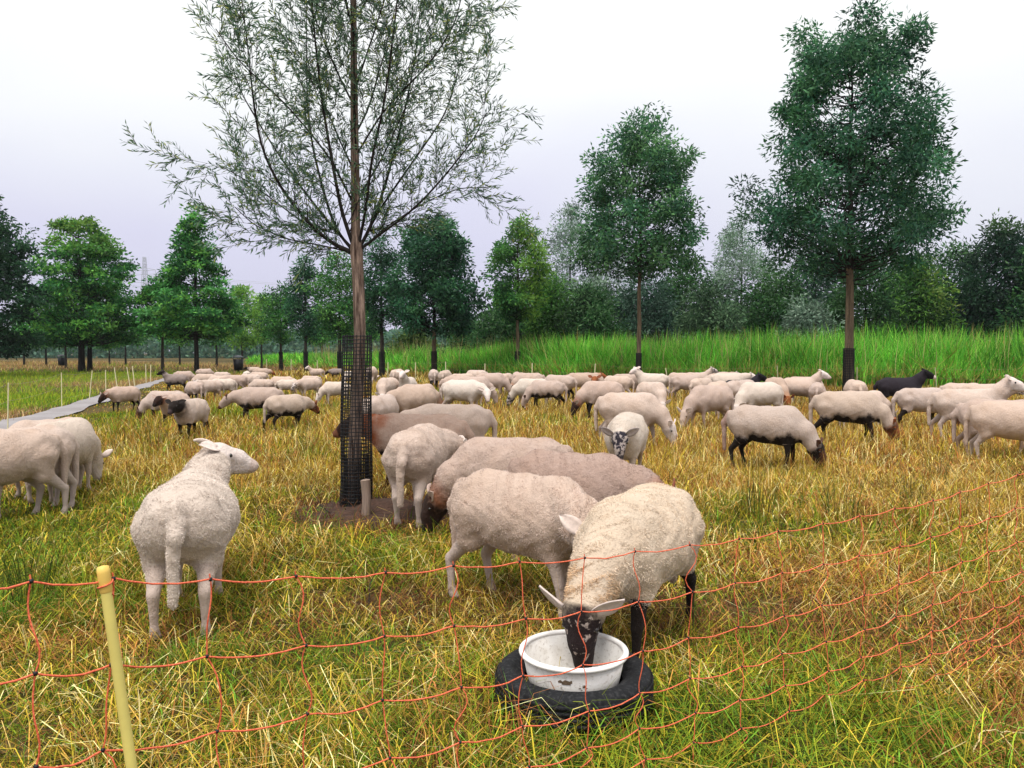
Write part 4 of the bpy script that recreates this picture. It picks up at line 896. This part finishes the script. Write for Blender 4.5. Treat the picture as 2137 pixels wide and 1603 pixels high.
# ------------------------------------------------------------------ the willow in front
def willow():
    root = empty('young_willow', (0, 0, 0)); tag(root, 'young willow with narrow leaves and furrowed bark in the middle foreground', 'tree')
    D0 = WILLOW.y; B = Bag(); LB = Bag()
    tr_px = [(736, 1075, 31), (737, 1000, 30), (741, 900, 29), (748, 800, 29), (751, 700, 29), (749, 620, 28), (746, 560, 28), (744, 525, 31), (742, 480, 23), (742, 400, 22), (740, 300, 20), (739, 200, 18), (738, 100, 16), (738, 0, 14), (737, -120, 11), (735, -280, 7), (733, -420, 3)]
    tp = np.array([at(u, v, D0)[:] for u, v, _ in tr_px]); tr = np.array([w_ * .84 / 2 * D0 / F for _, _, w_ in tr_px])
    n = 90; s = np.linspace(0, len(tp) - 1, n); tp2 = np.stack([np.interp(s, np.arange(len(tp)), tp[:, i]) for i in range(3)], 1); tr2 = np.interp(s, np.arange(len(tr)), tr)
    V, Qd = frame_tube(tp2, tr2, 20)
    # furrowed bark relief below the fork
    c = np.repeat(tp2, 20, 0); ang = np.tile(np.arange(20), n) / 20 * 2 * math.pi; rel = np.sin(ang * 6 + 2 * np.sin(V[:, 2] * 3)) * .5 + vnoise(ang * 3, V[:, 2], 3, 81) - .5
    V = c + (V - c) * (1 + .13 * rel[:, None] * (V[:, 2:3] < zpx(520, D0))); B.add(V, Qd)
    fork = at(744, 522, D0)
    tips = []; LP, LD = [], []
    def limb(p, d, L, r, lvl):
        n_ = max(4, int(L / .12)); pts = [p.copy()]; dd = d.copy()
        for i in range(n_):
            up = {0: .055, 1: .035, 2: .02}[lvl]
            dd = dd + np.array([0, 0, up]) + rng.normal(0, .035 + .03 * lvl, 3); dd /= np.linalg.norm(dd); pts.append(pts[-1] + dd * L / n_)
        pts = np.array(pts); LB.tube(pts, np.linspace(r, max(.0016, r * .16), len(pts)), 6 if lvl == 0 else (4 if lvl == 1 else 3))
        if lvl == 0:
            for t in np.arange(.13, .99, .062):
                i = t * n_; k = int(i); q = pts[k] + (pts[min(k + 1, n_)] - pts[k]) * (i - k); ax = pts[min(k + 1, n_)] - pts[k]; ax /= np.linalg.norm(ax)
                o = rng.normal(0, 1, 3); o -= ax * (o @ ax); o /= np.linalg.norm(o)
                limb(q, ax * .75 + o * .75 + np.array([0, 0, .12]), (.35 + .75 * (1 - abs(t - .5))) * rng.uniform(.65, 1.15), r * .26 * (1.1 - t * .6), 1)
        elif lvl == 1:
            m = max(3, int(L / .085))
            for j in range(m):
                i = (.12 + .88 * (j + rng.random()) / m) * n_; k = min(int(i), n_ - 1); q = pts[k]; ax = pts[k + 1] - pts[k]; ax /= np.linalg.norm(ax)
                o = rng.normal(0, 1, 3); o -= ax * (o @ ax); o /= np.linalg.norm(o)
                limb(q, ax * .9 + o * .8, rng.uniform(.13, .30), .0026, 2)
            put(pts[len(pts) // 2:])
        else: put(pts)
    def put(pts):
        seg = np.linalg.norm(np.diff(pts, axis=0), axis=1).sum(); m = max(2, int(seg / .021)); T = np.linspace(.12, 1, m) * (len(pts) - 1)
        for t in T:
            k = min(int(t), len(pts) - 2); q = pts[k] + (pts[k + 1] - pts[k]) * (t - k); ax = pts[k + 1] - pts[k]; ax /= np.linalg.norm(ax) + 1e-9
            o = rng.normal(0, 1, 3); o -= ax * (o @ ax); o /= np.linalg.norm(o) + 1e-9
            LP.append(q); LD.append(ax * .95 + o * .7 + np.array([0, 0, -.15]))
    # main limbs traced from the fork: side (px per px rise), how far towards or away from the camera
    def traced(pxs, y_end, r, rise=1):
        P_ = np.array([at(u, v, D0 + y_end * i / (len(pxs) - 1))[:] for i, (u, v) in enumerate(pxs)])
        s_ = np.linspace(0, len(P_) - 1, 26); pts = np.stack([np.interp(s_, np.arange(len(P_)), P_[:, i]) for i in range(3)], 1)
        for _ in range(3): pts[1:-1] = (pts[:-2] + pts[2:] + 2 * pts[1:-1]) / 4
        LB.tube(pts, np.linspace(r, .004, 26), 7)
        for t in np.linspace(.10, 1.0, 20):
            k = min(int(t * 25), 24); ax = pts[k + 1] - pts[k]; ax /= np.linalg.norm(ax); o = rng.normal(0, 1, 3); o -= ax * (o @ ax); o /= np.linalg.norm(o)
            limb(pts[k], ax * .75 + o * .75 + np.array([0, 0, .1]), rng.uniform(.40, .85) * (.55 + .55 * t), r * .3 * (1.05 - t * .7), 1)
    traced([(735, 528), (690, 508), (640, 462), (590, 400), (548, 320), (530, 230), (520, 120), (505, 0)], -.7, .020)
    traced([(738, 525), (700, 480), (675, 400), (650, 300), (640, 200), (640, 80), (640, -60)], .9, .016)
    traced([(740, 520), (712, 440), (690, 320), (670, 200), (655, 60), (645, -80)], -.5, .020)
    traced([(750, 518), (775, 470), (800, 400), (825, 310), (850, 210), (870, 100), (880, -20)], .5, .018)
    traced([(752, 520), (800, 484), (850, 448), (900, 400), (950, 340), (990, 290), (1015, 235)], -.2, .014)
    traced([(748, 515), (765, 430), (775, 330), (800, 230), (815, 120), (830, 0), (835, -120)], -1.1, .015)
    traced([(738, 522), (690, 470), (620, 380), (560, 290), (500, 190), (470, 90)], 1.0, .014)
    traced([(752, 515), (790, 440), (860, 340), (930, 240), (960, 140), (975, 40)], 1.1, .013)
    traced([(736, 524), (680, 500), (600, 440), (520, 380), (450, 340)], .2, .009)
    traced([(733, 527), (670, 512), (600, 500), (530, 470), (490, 432)], -.5, .008)
    traced([(752, 522), (810, 470), (890, 420), (960, 392), (1020, 392)], .6, .008)
    traced([(740, 430), (690, 330), (600, 220), (500, 130), (450, 60)], -.6, .011)
    traced([(740, 330), (800, 230), (900, 130), (950, 50), (975, -60)], -.5, .010)
    for i in range(16):                                               # shorter limbs higher on the stem, out of sight above too
        z = at(744, 420 - i * 48, D0); a = i * 2.4; limb(np.array(z), np.array([math.cos(a) * .55, math.sin(a) * .55, .85]), rng.uniform(1.3, 2.0), .010, 0)
    link('trunk', B.mesh('trunk', True), M_bark_willow, root); link('limbs', LB.mesh('limbs', True), M_bark_dark, root)
    P = np.array(LP); Dd = np.array(LD); m = len(P)
    k = P[:, 2] > 1.9; P, Dd = P[k], Dd[k]; m = len(P); print('willow leaves', m)
    pal = np.array([srgb(94, 126, 98), srgb(80, 112, 90), srgb(118, 146, 114), srgb(134, 154, 92), srgb(68, 98, 78), srgb(156, 164, 84)])
    C = pal[rng.choice(6, m, p=[.26, .24, .2, .12, .12, .06])] * rng.uniform(.75, 1.2, (m, 1))
    link('crown', leaves_mesh('crown', P, Dd, rng.uniform(.048, .085, m), rng.uniform(.010, .0155, m), C, .05), M_leaf, root)
willow()

# ------------------------------------------------------------------ plastic tree guards
def guard(label, base, r, h, cell, wire, lean=(0, 0), flare=1.0, nseg=28, part_label=None):
    root = empty('tree_guard', base); tag(root, label, 'tree guard', 'plastic guards round the tree trunks')
    B = Bag(); nz_ = max(6, int(h / cell)); th = np.linspace(0, 2 * np.pi, nseg + 1)
    def rr(z, a): return r * (1 + (flare - 1) * (1 - z / h)) * (1 + .05 * np.sin(3 * a + z * 2.5) + .03 * np.sin(5 * z + a))
    def pt(a, z): return np.stack([np.cos(a) * rr(z, a) + lean[0] * z, np.sin(a) * rr(z, a) + lean[1] * z, np.full_like(a, z) if np.ndim(z) == 0 else z], -1)
    for i in range(nz_ + 1):
        z = .02 + (h - .02) * i / nz_; B.tube(pt(th + .02 * math.sin(i * 1.7), z), wire, 4)
    for a in th[:-1]:
        z = np.linspace(.0, h + .01, 14); B.tube(pt(a + .03 * np.sin(z * 9), z), wire, 4)
    o = link('mesh', B.mesh('guard_mesh'), M_black, root); tag(o, 'black plastic netting', kind='stuff')
    return root
g1 = guard('black plastic netting round the willow trunk', (WILLOW.x - .005, WILLOW.y, 0), .135, 1.66, .035, .0044, lean=(.022, 0), flare=1.12, nseg=26)
lg = guard('second layer of black netting round the foot of the willow', (WILLOW.x + .002, WILLOW.y, 0), .118, .50, .028, .0046, lean=(.022, 0), flare=1.08, nseg=28)
for c in list(lg.children): c.parent = g1; c.name = 'lower_mesh'; c['label'] = 'denser second layer of netting at the foot'
bpy.data.objects.remove(lg)
for u, d, w_, h, lb in ((1771, 26, .17, 1.65, 'grey mesh sleeve round the big ash trunk'), (1333, 38, .13, 1.5, 'dark sleeve at the foot of the oval ash'), (1080, 48, .17, 1.6, 'dark sleeve at the foot of the slender tree'), (906, 47, .17, 1.6, 'dark sleeve under the dark round tree'),
                        (797, 50, .19, 1.6, 'dark sleeve at the foot of the sparse tree'), (709, 54, .17, 1.6, 'dark sleeve at the foot of the tree behind the willow'), (638, 60, .17, 1.6, 'dark sleeve at the foot of the narrow tree left of the willow'), (586, 66, .17, 1.6, 'dark sleeve at the foot of the second tree left of the willow')):
    guard(lb, gpt(u, d), w_, h, .055, .011, nseg=18)
# wooden stake and earth mound at the willow
st = empty('wooden_stake', on_height(763, 1085)); tag(st, 'short weathered wooden stake at the foot of the willow', 'stake')
B = Bag(); th = np.linspace(0, 2 * np.pi, 8, endpoint=False); zz = np.linspace(-.1, .36, 7)
V, Qd = frame_tube(np.stack([.01 * np.sin(zz * 9), zz * 0, zz], 1), .045 * (1 - .1 * rng.random(7)), 8); V = V + rng.normal(0, .002, V.shape); B.add(V, Qd)
top = 6 * 8; B.add(np.concatenate([V[top:top + 8], [[0, 0, .372]]]), np.array([[i, (i + 1) % 8, 8] for i in range(8)]))
link('post', B.mesh('stake_post'), M_wood, st)
n = 26; GXm, GYm = np.meshgrid(np.linspace(-1, 1, n), np.linspace(-1, 1, n), indexing='ij'); rr_ = np.hypot(GXm, GYm)
mz = .10 * np.clip(1 - rr_, 0, 1) ** .8 * (.55 + .9 * vnoise(GXm, GYm, 5, 91)) + .02 * vnoise(GXm, GYm, 14, 92) * (rr_ < .95) - .025
MX, MY = WILLOW.x + .32 + GXm * 1.05, WILLOW.y - .12 + GYm * .8
I = (np.arange(n - 1)[:, None] * n + np.arange(n - 1)[None]); Q = np.stack([I, I + n, I + n + 1, I + 1], -1).reshape(-1, 4)
tag(link('soil_mound', make_mesh('soil_mound', np.stack([MX, MY, mz], -1).reshape(-1, 3), Q, True), plain('brown_soil', (.058, .030, .020), .95, .6, 22, .9, .03)), 'reddish brown trodden soil round the foot of the willow', kind='structure')

# ------------------------------------------------------------------ tyre and feed bowl
def lathe(prof, seg=56, wob=None):
    prof = np.array(prof); th = np.linspace(0, 2 * np.pi, seg, endpoint=False); m = len(prof)
    V = np.stack([prof[:, None, 0] * np.cos(th), prof[:, None, 0] * np.sin(th), np.repeat(prof[:, 1:2], seg, 1)], -1).reshape(-1, 3)
    i = np.arange(m - 1)[:, None] * seg; j = np.arange(seg)[None]; k = (j + 1) % seg
    return V, np.stack([i + j, i + k, i + seg + k, i + seg + j], -1).reshape(-1, 4)
ty = empty('car_tyre', (TYRE.x, TYRE.y, 0)); tag(ty, 'old black car tyre lying flat and holding the white bowl', 'tyre')
prof = [(.215, .03), (.205, .055), (.225, .062), (.262, .030), (.300, .030), (.322, .045), (.330, .075), (.330, .135), (.322, .165), (.300, .182), (.262, .184), (.228, .165), (.208, .150), (.205, .135), (.222, .128), (.236, .11), (.240, .08), (.215, .03)]
mt, tt, bt = newmat('worn_rubber'); nn_ = noise(tt, 18, 5, .65); n2 = noise(tt, 70, 3, .6)
tt.links.new(mixc(tt, ramp(tt, n2, [(.5, 0.0), (.75, .6)]), ramp(tt, nn_, [(.3, (.004, .0042, .005)), (.7, (.012, .0125, .015))]), (.06, .06, .062)), bt.inputs['Base Color']); bt.inputs['Roughness'].default_value = .75; bt.inputs['Specular IOR Level'].default_value = .22; bump(tt, bt, n2, .3, .004)
pr = np.array(prof); s = np.linspace(0, len(pr) - 1, 60); pr = np.stack([np.interp(s, np.arange(len(pr)), pr[:, i]) for i in (0, 1)], 1)
link('casing', make_mesh('casing', *lathe(pr, 72), True), mt, ty)
for k in range(4):
    V, Qd = lathe([(.3285, .062 + k * .024), (.3335, .064 + k * .024), (.3335, .078 + k * .024), (.3285, .080 + k * .024)], 72); link('tread_rib', make_mesh('tread_rib', V, Qd), mt, ty)
bw = empty('feed_bowl', (TYRE.x, TYRE.y, .055)); tag(bw, 'round white plastic feed bowl set in the tyre', 'bowl')
mb_, tb, bb = newmat('white_plastic'); nb1 = noise(tb, 9, 5, .7); nb2 = noise(tb, 60, 5, .75)
cb = mixc(tb, ramp(tb, nb1, [(.45, 0.0), (.75, .55)]), (.72, .69, .66), (.46, .40, .33)); cb = mixc(tb, ramp(tb, nb2, [(.54, 0.0), (.72, .7)]), cb, (.22, .16, .11))
tb.links.new(cb, bb.inputs['Base Color']); bb.inputs['Roughness'].default_value = .42
wall = [(0, .004), (.165, .004), (.180, .014), (.216, .190)]; wall_in = [(.210, .190), (.172, .022), (.160, .014), (0, .013)]
link('tub', make_mesh('tub', *lathe(wall + wall_in, 64), True), mb_, bw)
a = np.linspace(0, 2 * np.pi, 25); link('rim', make_mesh('rim', *lathe(np.stack([.219 + .0125 * np.cos(a), .192 + .011 * np.sin(a)], 1), 64), True), plain('white_rim', (.80, .77, .75), .38, .08, 10, .05), bw)
link('feed', make_mesh('feed', *lathe([(.172, .026), (.12, .032), (.05, .036), (0, .037)], 40), True), plain('feed_mash', (.30, .24, .15), .9, .5, 60, .8, .006), bw)
# raised and worn marks on the outside of the bowl
B = Bag()
for k, (a0, z0, ln_, ht) in enumerate(((-1.95, .135, .055, .012), (-1.88, .128, .035, .008), (-1.55, .112, .010, .004), (-1.47, .116, .014, .010), (-1.40, .112, .006, .005), (-1.50, .105, .006, .003))):
    th = np.linspace(a0, a0 + ln_ / .2, 7); r0 = .18 + (.036 / .176) * (z0 - .014) + .0016
    lo_ = np.stack([np.cos(th) * r0, np.sin(th) * r0, np.full(7, z0)], 1); hi_ = np.stack([np.cos(th) * (r0 + .001), np.sin(th) * (r0 + .001), z0 + ht * (.5 + rng.random(7))], 1)
    B.add(np.concatenate([lo_, hi_]), np.array([[i, i + 1, i + 8, i + 7] for i in range(6)]))
link('worn_mark', B.mesh('worn_mark'), plain('scuff_brown', (.16, .11, .07), .9, .4, 50, 0), bw)

# ------------------------------------------------------------------ the orange sheep net in front
KN = [(-260, 1236), (-90, 1226), (70, 1216), (230, 1208), (440, 1207), (628, 1200), (797, 1194), (949, 1182), (1087, 1174), (1214, 1165), (1330, 1150), (1437, 1136), (1538, 1124), (1630, 1109), (1716, 1094), (1795, 1078), (1870, 1061), (1940, 1044), (2004, 1026), (2064, 1009), (2122, 992), (2178, 974), (2232, 956)]
DU = [-260, 70, 230, 628, 949, 1240, 1538, 1726, 1940, 2122, 2232]; DD = [1.20, 1.40, 1.51, 1.82, 2.10, 2.45, 2.86, 3.16, 3.52, 3.85, 4.05]
topk = np.array([at(u, v, float(np.interp(u, DU, DD)))[:] for u, v in KN]); nk = len(KN)
drops = np.array([0, .165, .165, .145, .12, .10, .09])
mo, to_, bo = newmat('orange_twine'); no_ = noise(to_, 260, 2, .5)
to_.links.new(ramp(to_, no_, [(.35, (.56, .075, .03)), (.65, (.90, .20, .09))]), bo.inputs['Base Color']); bo.inputs['Roughness'].default_value = .6
M_twine_dark = plain('dark_twine', (.05, .035, .03), .7, .3, 100, 0)
net = empty('sheep_net', (topk[3][0], topk[3][1], 0)); tag(net, 'orange electric sheep net with black knots across the foreground', 'fence')
nrow = 8; grid = np.zeros((nrow, nk, 3))
for j in range(nk):
    zt = topk[j][2]; cum = np.cumsum(drops); k = min(1.0, (zt - .03) / .785); zs_ = zt - cum * (k if zt < .95 else 1.0)
    zs_ = np.append(zs_, .015)
    for i in range(nrow):
        sway = .010 * math.sin(i * 1.9 + j * 2.3) + .012 * i * (1 if 3 < j else -.3) * .35
        grid[i, j] = topk[j] + np.array([sway, -.004 * i + .01 * math.sin(j + i), 0]); grid[i, j, 2] = max(zs_[i], .012)
inv = Vector((topk[3][0], topk[3][1], 0)); off_ = np.array(inv)
for i in range(nrow):
    s = np.linspace(0, nk - 1, (nk - 1) * 8 + 1); P = np.stack([np.interp(s, np.arange(nk), grid[i, :, c]) for c in range(3)], 1)
    P[:, 2] -= (.010 + .004 * i * .5) * np.sin(np.pi * (s % 1)) * rng.uniform(.6, 1.4, len(s)).mean(); P += rng.normal(0, .0007, P.shape)
    link('strand', make_mesh('strand', *frame_tube(P - off_, .0020 if i < 7 else .0016, 6), True), mo if i < 7 else M_twine_dark, net)
KB = Bag()
for j in range(nk):
    pts = []
    for i in range(nrow - 1):
        a, b = grid[i, j], grid[i + 1, j]; t = np.linspace(0, 1, 9)[:-1]; amp = .014 * math.sin(j * 1.3 + i * 2.1) + .008; sgn = 1 if (i + j) % 2 else -.6
        pts += [a + (b - a) * x + np.array([amp * sgn * math.sin(x * math.pi * (2 if (i + 2 * j) % 3 else 1)), .003 * math.sin(x * 9), 0]) for x in t]
    pts.append(grid[-1, j]); pts = [grid[0, j] + np.array([-.002, 0, .012])] + pts
    link('upright_strand', make_mesh('upright_strand', *frame_tube(np.array(pts) - off_, .0017, 5), True), mo, net)
    for i in range(nrow):
        a = np.linspace(0, np.pi, 5); KB.tube(np.stack([np.cos(a) * .0042, a * 0, np.sin(a) * 0], 1) + grid[i, j] - off_, np.array([.0012, .0040, .0048, .0040, .0012]), 6)
tag(link('knots', KB.mesh('knots', True), M_black, net), 'small black plastic knots of the net', kind='stuff')
def net_post(pt, pb, r):
    P = np.array([pb + (pt - pb) * t for t in np.linspace(0, 1, 8)]) - off_
    o = link('post', make_mesh('post', *frame_tube(P, r, 14), True), M_yellow, net)
    c = np.array([pb + (pt - pb) * t for t in (.962, .965, .995, 1.004, 1.006)]) - off_
    link('cap', make_mesh('cap', *frame_tube(c, [r * 1.02, r * 1.16, r * 1.16, r * 1.05, .001], 14), True), M_cap, o)
    th = np.linspace(0, 2 * np.pi * 1.6, 26); q = pb + (pt - pb) * .975 - off_
    link('tie', make_mesh('tie', *frame_tube(np.stack([q[0] + np.cos(th) * r * 1.3, q[1] + np.sin(th) * r * 1.3, q[2] + .004 * th - .02], 1), .0018, 5), True), mo, o)
ptop = np.array(at(215, 1188, 1.5)[:]); pbot = ptop + np.array([.150, -.01, -ptop[2] - .1]); net_post(ptop, pbot, .0102)

# ------------------------------------------------------------------ thin net fences further off
def far_fence(label, posts, height, tilt=None, r=.016, mat=M_palepost):
    root = empty('net_fence', posts[0]); tag(root, label, 'fence', 'thin net fences round the pasture'); o0 = np.array(posts[0])
    tops = []
    for i, p in enumerate(posts):
        p = np.array(p); ti = (tilt[i] if tilt else random.uniform(-.05, .05)); q = p + np.array([ti, random.uniform(-.04, .04), height * random.uniform(.95, 1.06)]); tops.append(q)
        link('post', make_mesh('post', *frame_tube(np.array([p - [0, 0, .05], (p + q) / 2, q]) - o0, max(r, .0006 * p[1]), 6)), mat, root)
    for f_ in (.96, .62, .3):
        P = []
        for a, b, pa, pb in zip(tops[:-1], tops[1:], posts[:-1], posts[1:]):
            for t in np.linspace(0, 1, 6)[:-1]:
                lo = np.array(pa) * (1 - t) + np.array(pb) * t; hi = a * (1 - t) + b * t; c = lo + (hi - lo) * f_; c[2] -= .05 * math.sin(math.pi * t); P.append(c)
        P.append(np.array(posts[-1]) + (tops[-1] - np.array(posts[-1])) * f_)
        link('wire', make_mesh('wire', *frame_tube(np.array(P) - o0, .0022, 4)), M_wirefar, root)
far_fence('pale posts and thin wires along the gravel path', [on_height(-120, 960)[:], on_height(16, 900)[:], on_height(129, 852)[:], on_height(186, 836)[:], on_height(221, 826)[:], on_height(246, 817)[:], on_height(272, 809)[:], on_height(281, 806)[:], on_height(305, 800)[:], on_height(314, 797)[:]], .93, [0, .05, 0, .10, 0, -.12, -.12, -.1, 0, .03], r=.013)
bf = [gpt(u, float(d)) for u, d in ((556, 66), (607, 62), (662, 58), (809, 48), (867, 44.5), (930, 43), (1012, 41.5), (1110, 38), (1240, 36), (1398, 30), (1626, 29), (1790, 28.6), (1957, 28.2), (2150, 28))]
far_fence('pale posts and thin wires in front of the reeds', bf, .98, [0, .02, 0, .02, 0, 0, 0, .02, .05, -.16, -.06, 0, -.1, 0], r=.017)
# a fallen twig by the willow and bent stalks of straw
def stalk(name, label, pts, r, mat, cat):
    P = np.array([p[:] for p in pts]); s = np.linspace(0, len(P) - 1, 6 * len(P)); P2 = np.stack([np.interp(s, np.arange(len(P)), P[:, i]) for i in range(3)], 1)
    for _ in range(2): P2[1:-1] = (P2[:-2] + P2[2:] + 2 * P2[1:-1]) / 4
    P2 += rng.normal(0, r * .5, P2.shape); o0 = P2[0].copy(); tag(link(name, make_mesh(name, *frame_tube(P2 - o0, np.linspace(r, r * .4, len(P2)), 5), True), mat, None, o0), label, cat)
stalk('twig', 'thin dark twig sticking up left of the willow foot', [on_height(700, 1082, .02), on_height(672, 1058, .08), on_height(645, 1012, .22)], .006, M_bark_dark, 'twig')
stalk('straw_stalk', 'bent pale straw stalk in the lower right corner', [on_height(2030, 1572, .06), on_height(2050, 1522, .10), on_height(2140, 1532, .09), on_height(2200, 1540, .06)], .003, plain('straw', (.72, .58, .30), .7, .2, 40, .1), 'straw')
stalk('twig', 'dark dry stem standing behind the net left of the cream sheep', [on_height(770, 1260, .02), on_height(772, 1215, .08), on_height(800, 1165, .2)], .004, M_bark_dark, 'twig')
# litter bins beside the far path
def bin_(u, d, label):
    root = empty('litter_bin', gpt(u, d)); tag(root, label, 'litter bin', 'litter bins by the far path')
    link('body', make_mesh('bin_body', *lathe([(0, .22), (.30, .22), (.36, 1.05), (.33, 1.06), (.27, .3), (0, .3)], 20), True), M_black, root)
    link('lid', make_mesh('bin_lid', *lathe([(.39, 1.17), (.40, 1.22), (.2, 1.33), (0, 1.36)], 20), True), plain('bin_lid_grey', (.10, .11, .12), .5, .2, 5, 0), root)
    B = Bag()
    for a in (.6, 2.1, 3.7, 5.2): B.tube([(math.cos(a) * .36, math.sin(a) * .36, 1.0), (math.cos(a) * .37, math.sin(a) * .37, 1.19)], .02, 5)
    B.tube([(0, 0, -.05), (0, 0, .24)], .08, 8); link('stand', B.mesh('bin_stand'), M_black, root)
bin_(497, 58, 'black litter bin between the sheep cluster and the far trees'); bin_(128, 80, 'small far litter bin left of the thick oak trunks')
# power pylon with its lines
def pylon(u, d, top, label):
    b = gpt(u, d); h = zpx(top, d); root = empty('power_pylon', b); tag(root, label, 'pylon'); B = Bag(); hw = lambda z: h * .075 * (1 - z / h) ** 1.3 + h * .011
    zs = h * np.linspace(0, 1, 15) ** .85; tk = .14
    for sx in (-1, 1):
        for sy in (-1, 1): B.tube([(sx * hw(z), sy * hw(z), z) for z in zs], tk, 4)
    for z0, z1 in zip(zs[:-1], zs[1:]):
        for s1 in (-1, 1):
            B.tube([(-hw(z0), s1 * hw(z0), z0), (hw(z1), s1 * hw(z1), z1)], tk * .55, 3); B.tube([(hw(z0), s1 * hw(z0), z0), (-hw(z1), s1 * hw(z1), z1)], tk * .55, 3)
            B.tube([(s1 * hw(z0), -hw(z0), z0), (s1 * hw(z1), hw(z1), z1)], tk * .55, 3)
    link('tower', B.mesh('tower'), M_steel, root)
    ends = []
    for fz, L in ((.62, .19), (.75, .15), (.87, .11)):
        B = Bag(); z = h * fz
        for s_ in (-1, 1):
            B.tube([(0, 0, z + h * .02), (s_ * h * L, 0, z)], tk * .8, 4); B.tube([(0, 0, z - h * .012), (s_ * h * L, 0, z)], tk * .8, 4); B.tube([(s_ * h * L, 0, z), (s_ * h * L, 0, z - h * .04)], tk * .8, 4); ends.append(np.array(b) + (s_ * h * L, 0, z - h * .04))
        link('cross_arm', B.mesh('cross_arm'), M_steel, root)
    return ends, root
ends, pr_ = pylon(305, 430, 536, 'grey lattice power pylon far behind the left oaks')
ends2 = [e + np.array([560.0, 180.0, 0]) for e in ends]
for k, (a, b) in enumerate(zip(ends, ends2)):
    for sg, e2 in ((1, b), (-1, a + np.array([-380.0, -40, 0]))):
        t = np.linspace(0, 1, 24)[:, None]; P = a * (1 - t) + e2 * t - np.array([0, 0, 9.0]) * 4 * t * (1 - t)
        link('power_line', make_mesh('power_line', *frame_tube(P - np.array(pr_.location), .07, 4)), M_steel, pr_)

# ------------------------------------------------------------------ haze
HB = Bag(); HB.box((-20, 280, 28), (900, 420, 31)); hm_ = bpy.data.materials.new('haze_air'); hm_.use_nodes = True; ht = hm_.node_tree; ht.nodes.clear()
hv = ht.nodes.new('ShaderNodeVolumePrincipled'); hv.inputs['Color'].default_value = (.82, .86, .95, 1); hv.inputs['Density'].default_value = .00016
ho = ht.nodes.new('ShaderNodeOutputMaterial'); ht.links.new(hv.outputs[0], ho.inputs['Volume'])
tag(link('haze', HB.mesh('haze'), hm_), 'thin grey-blue air that pales the far trees', kind='stuff')
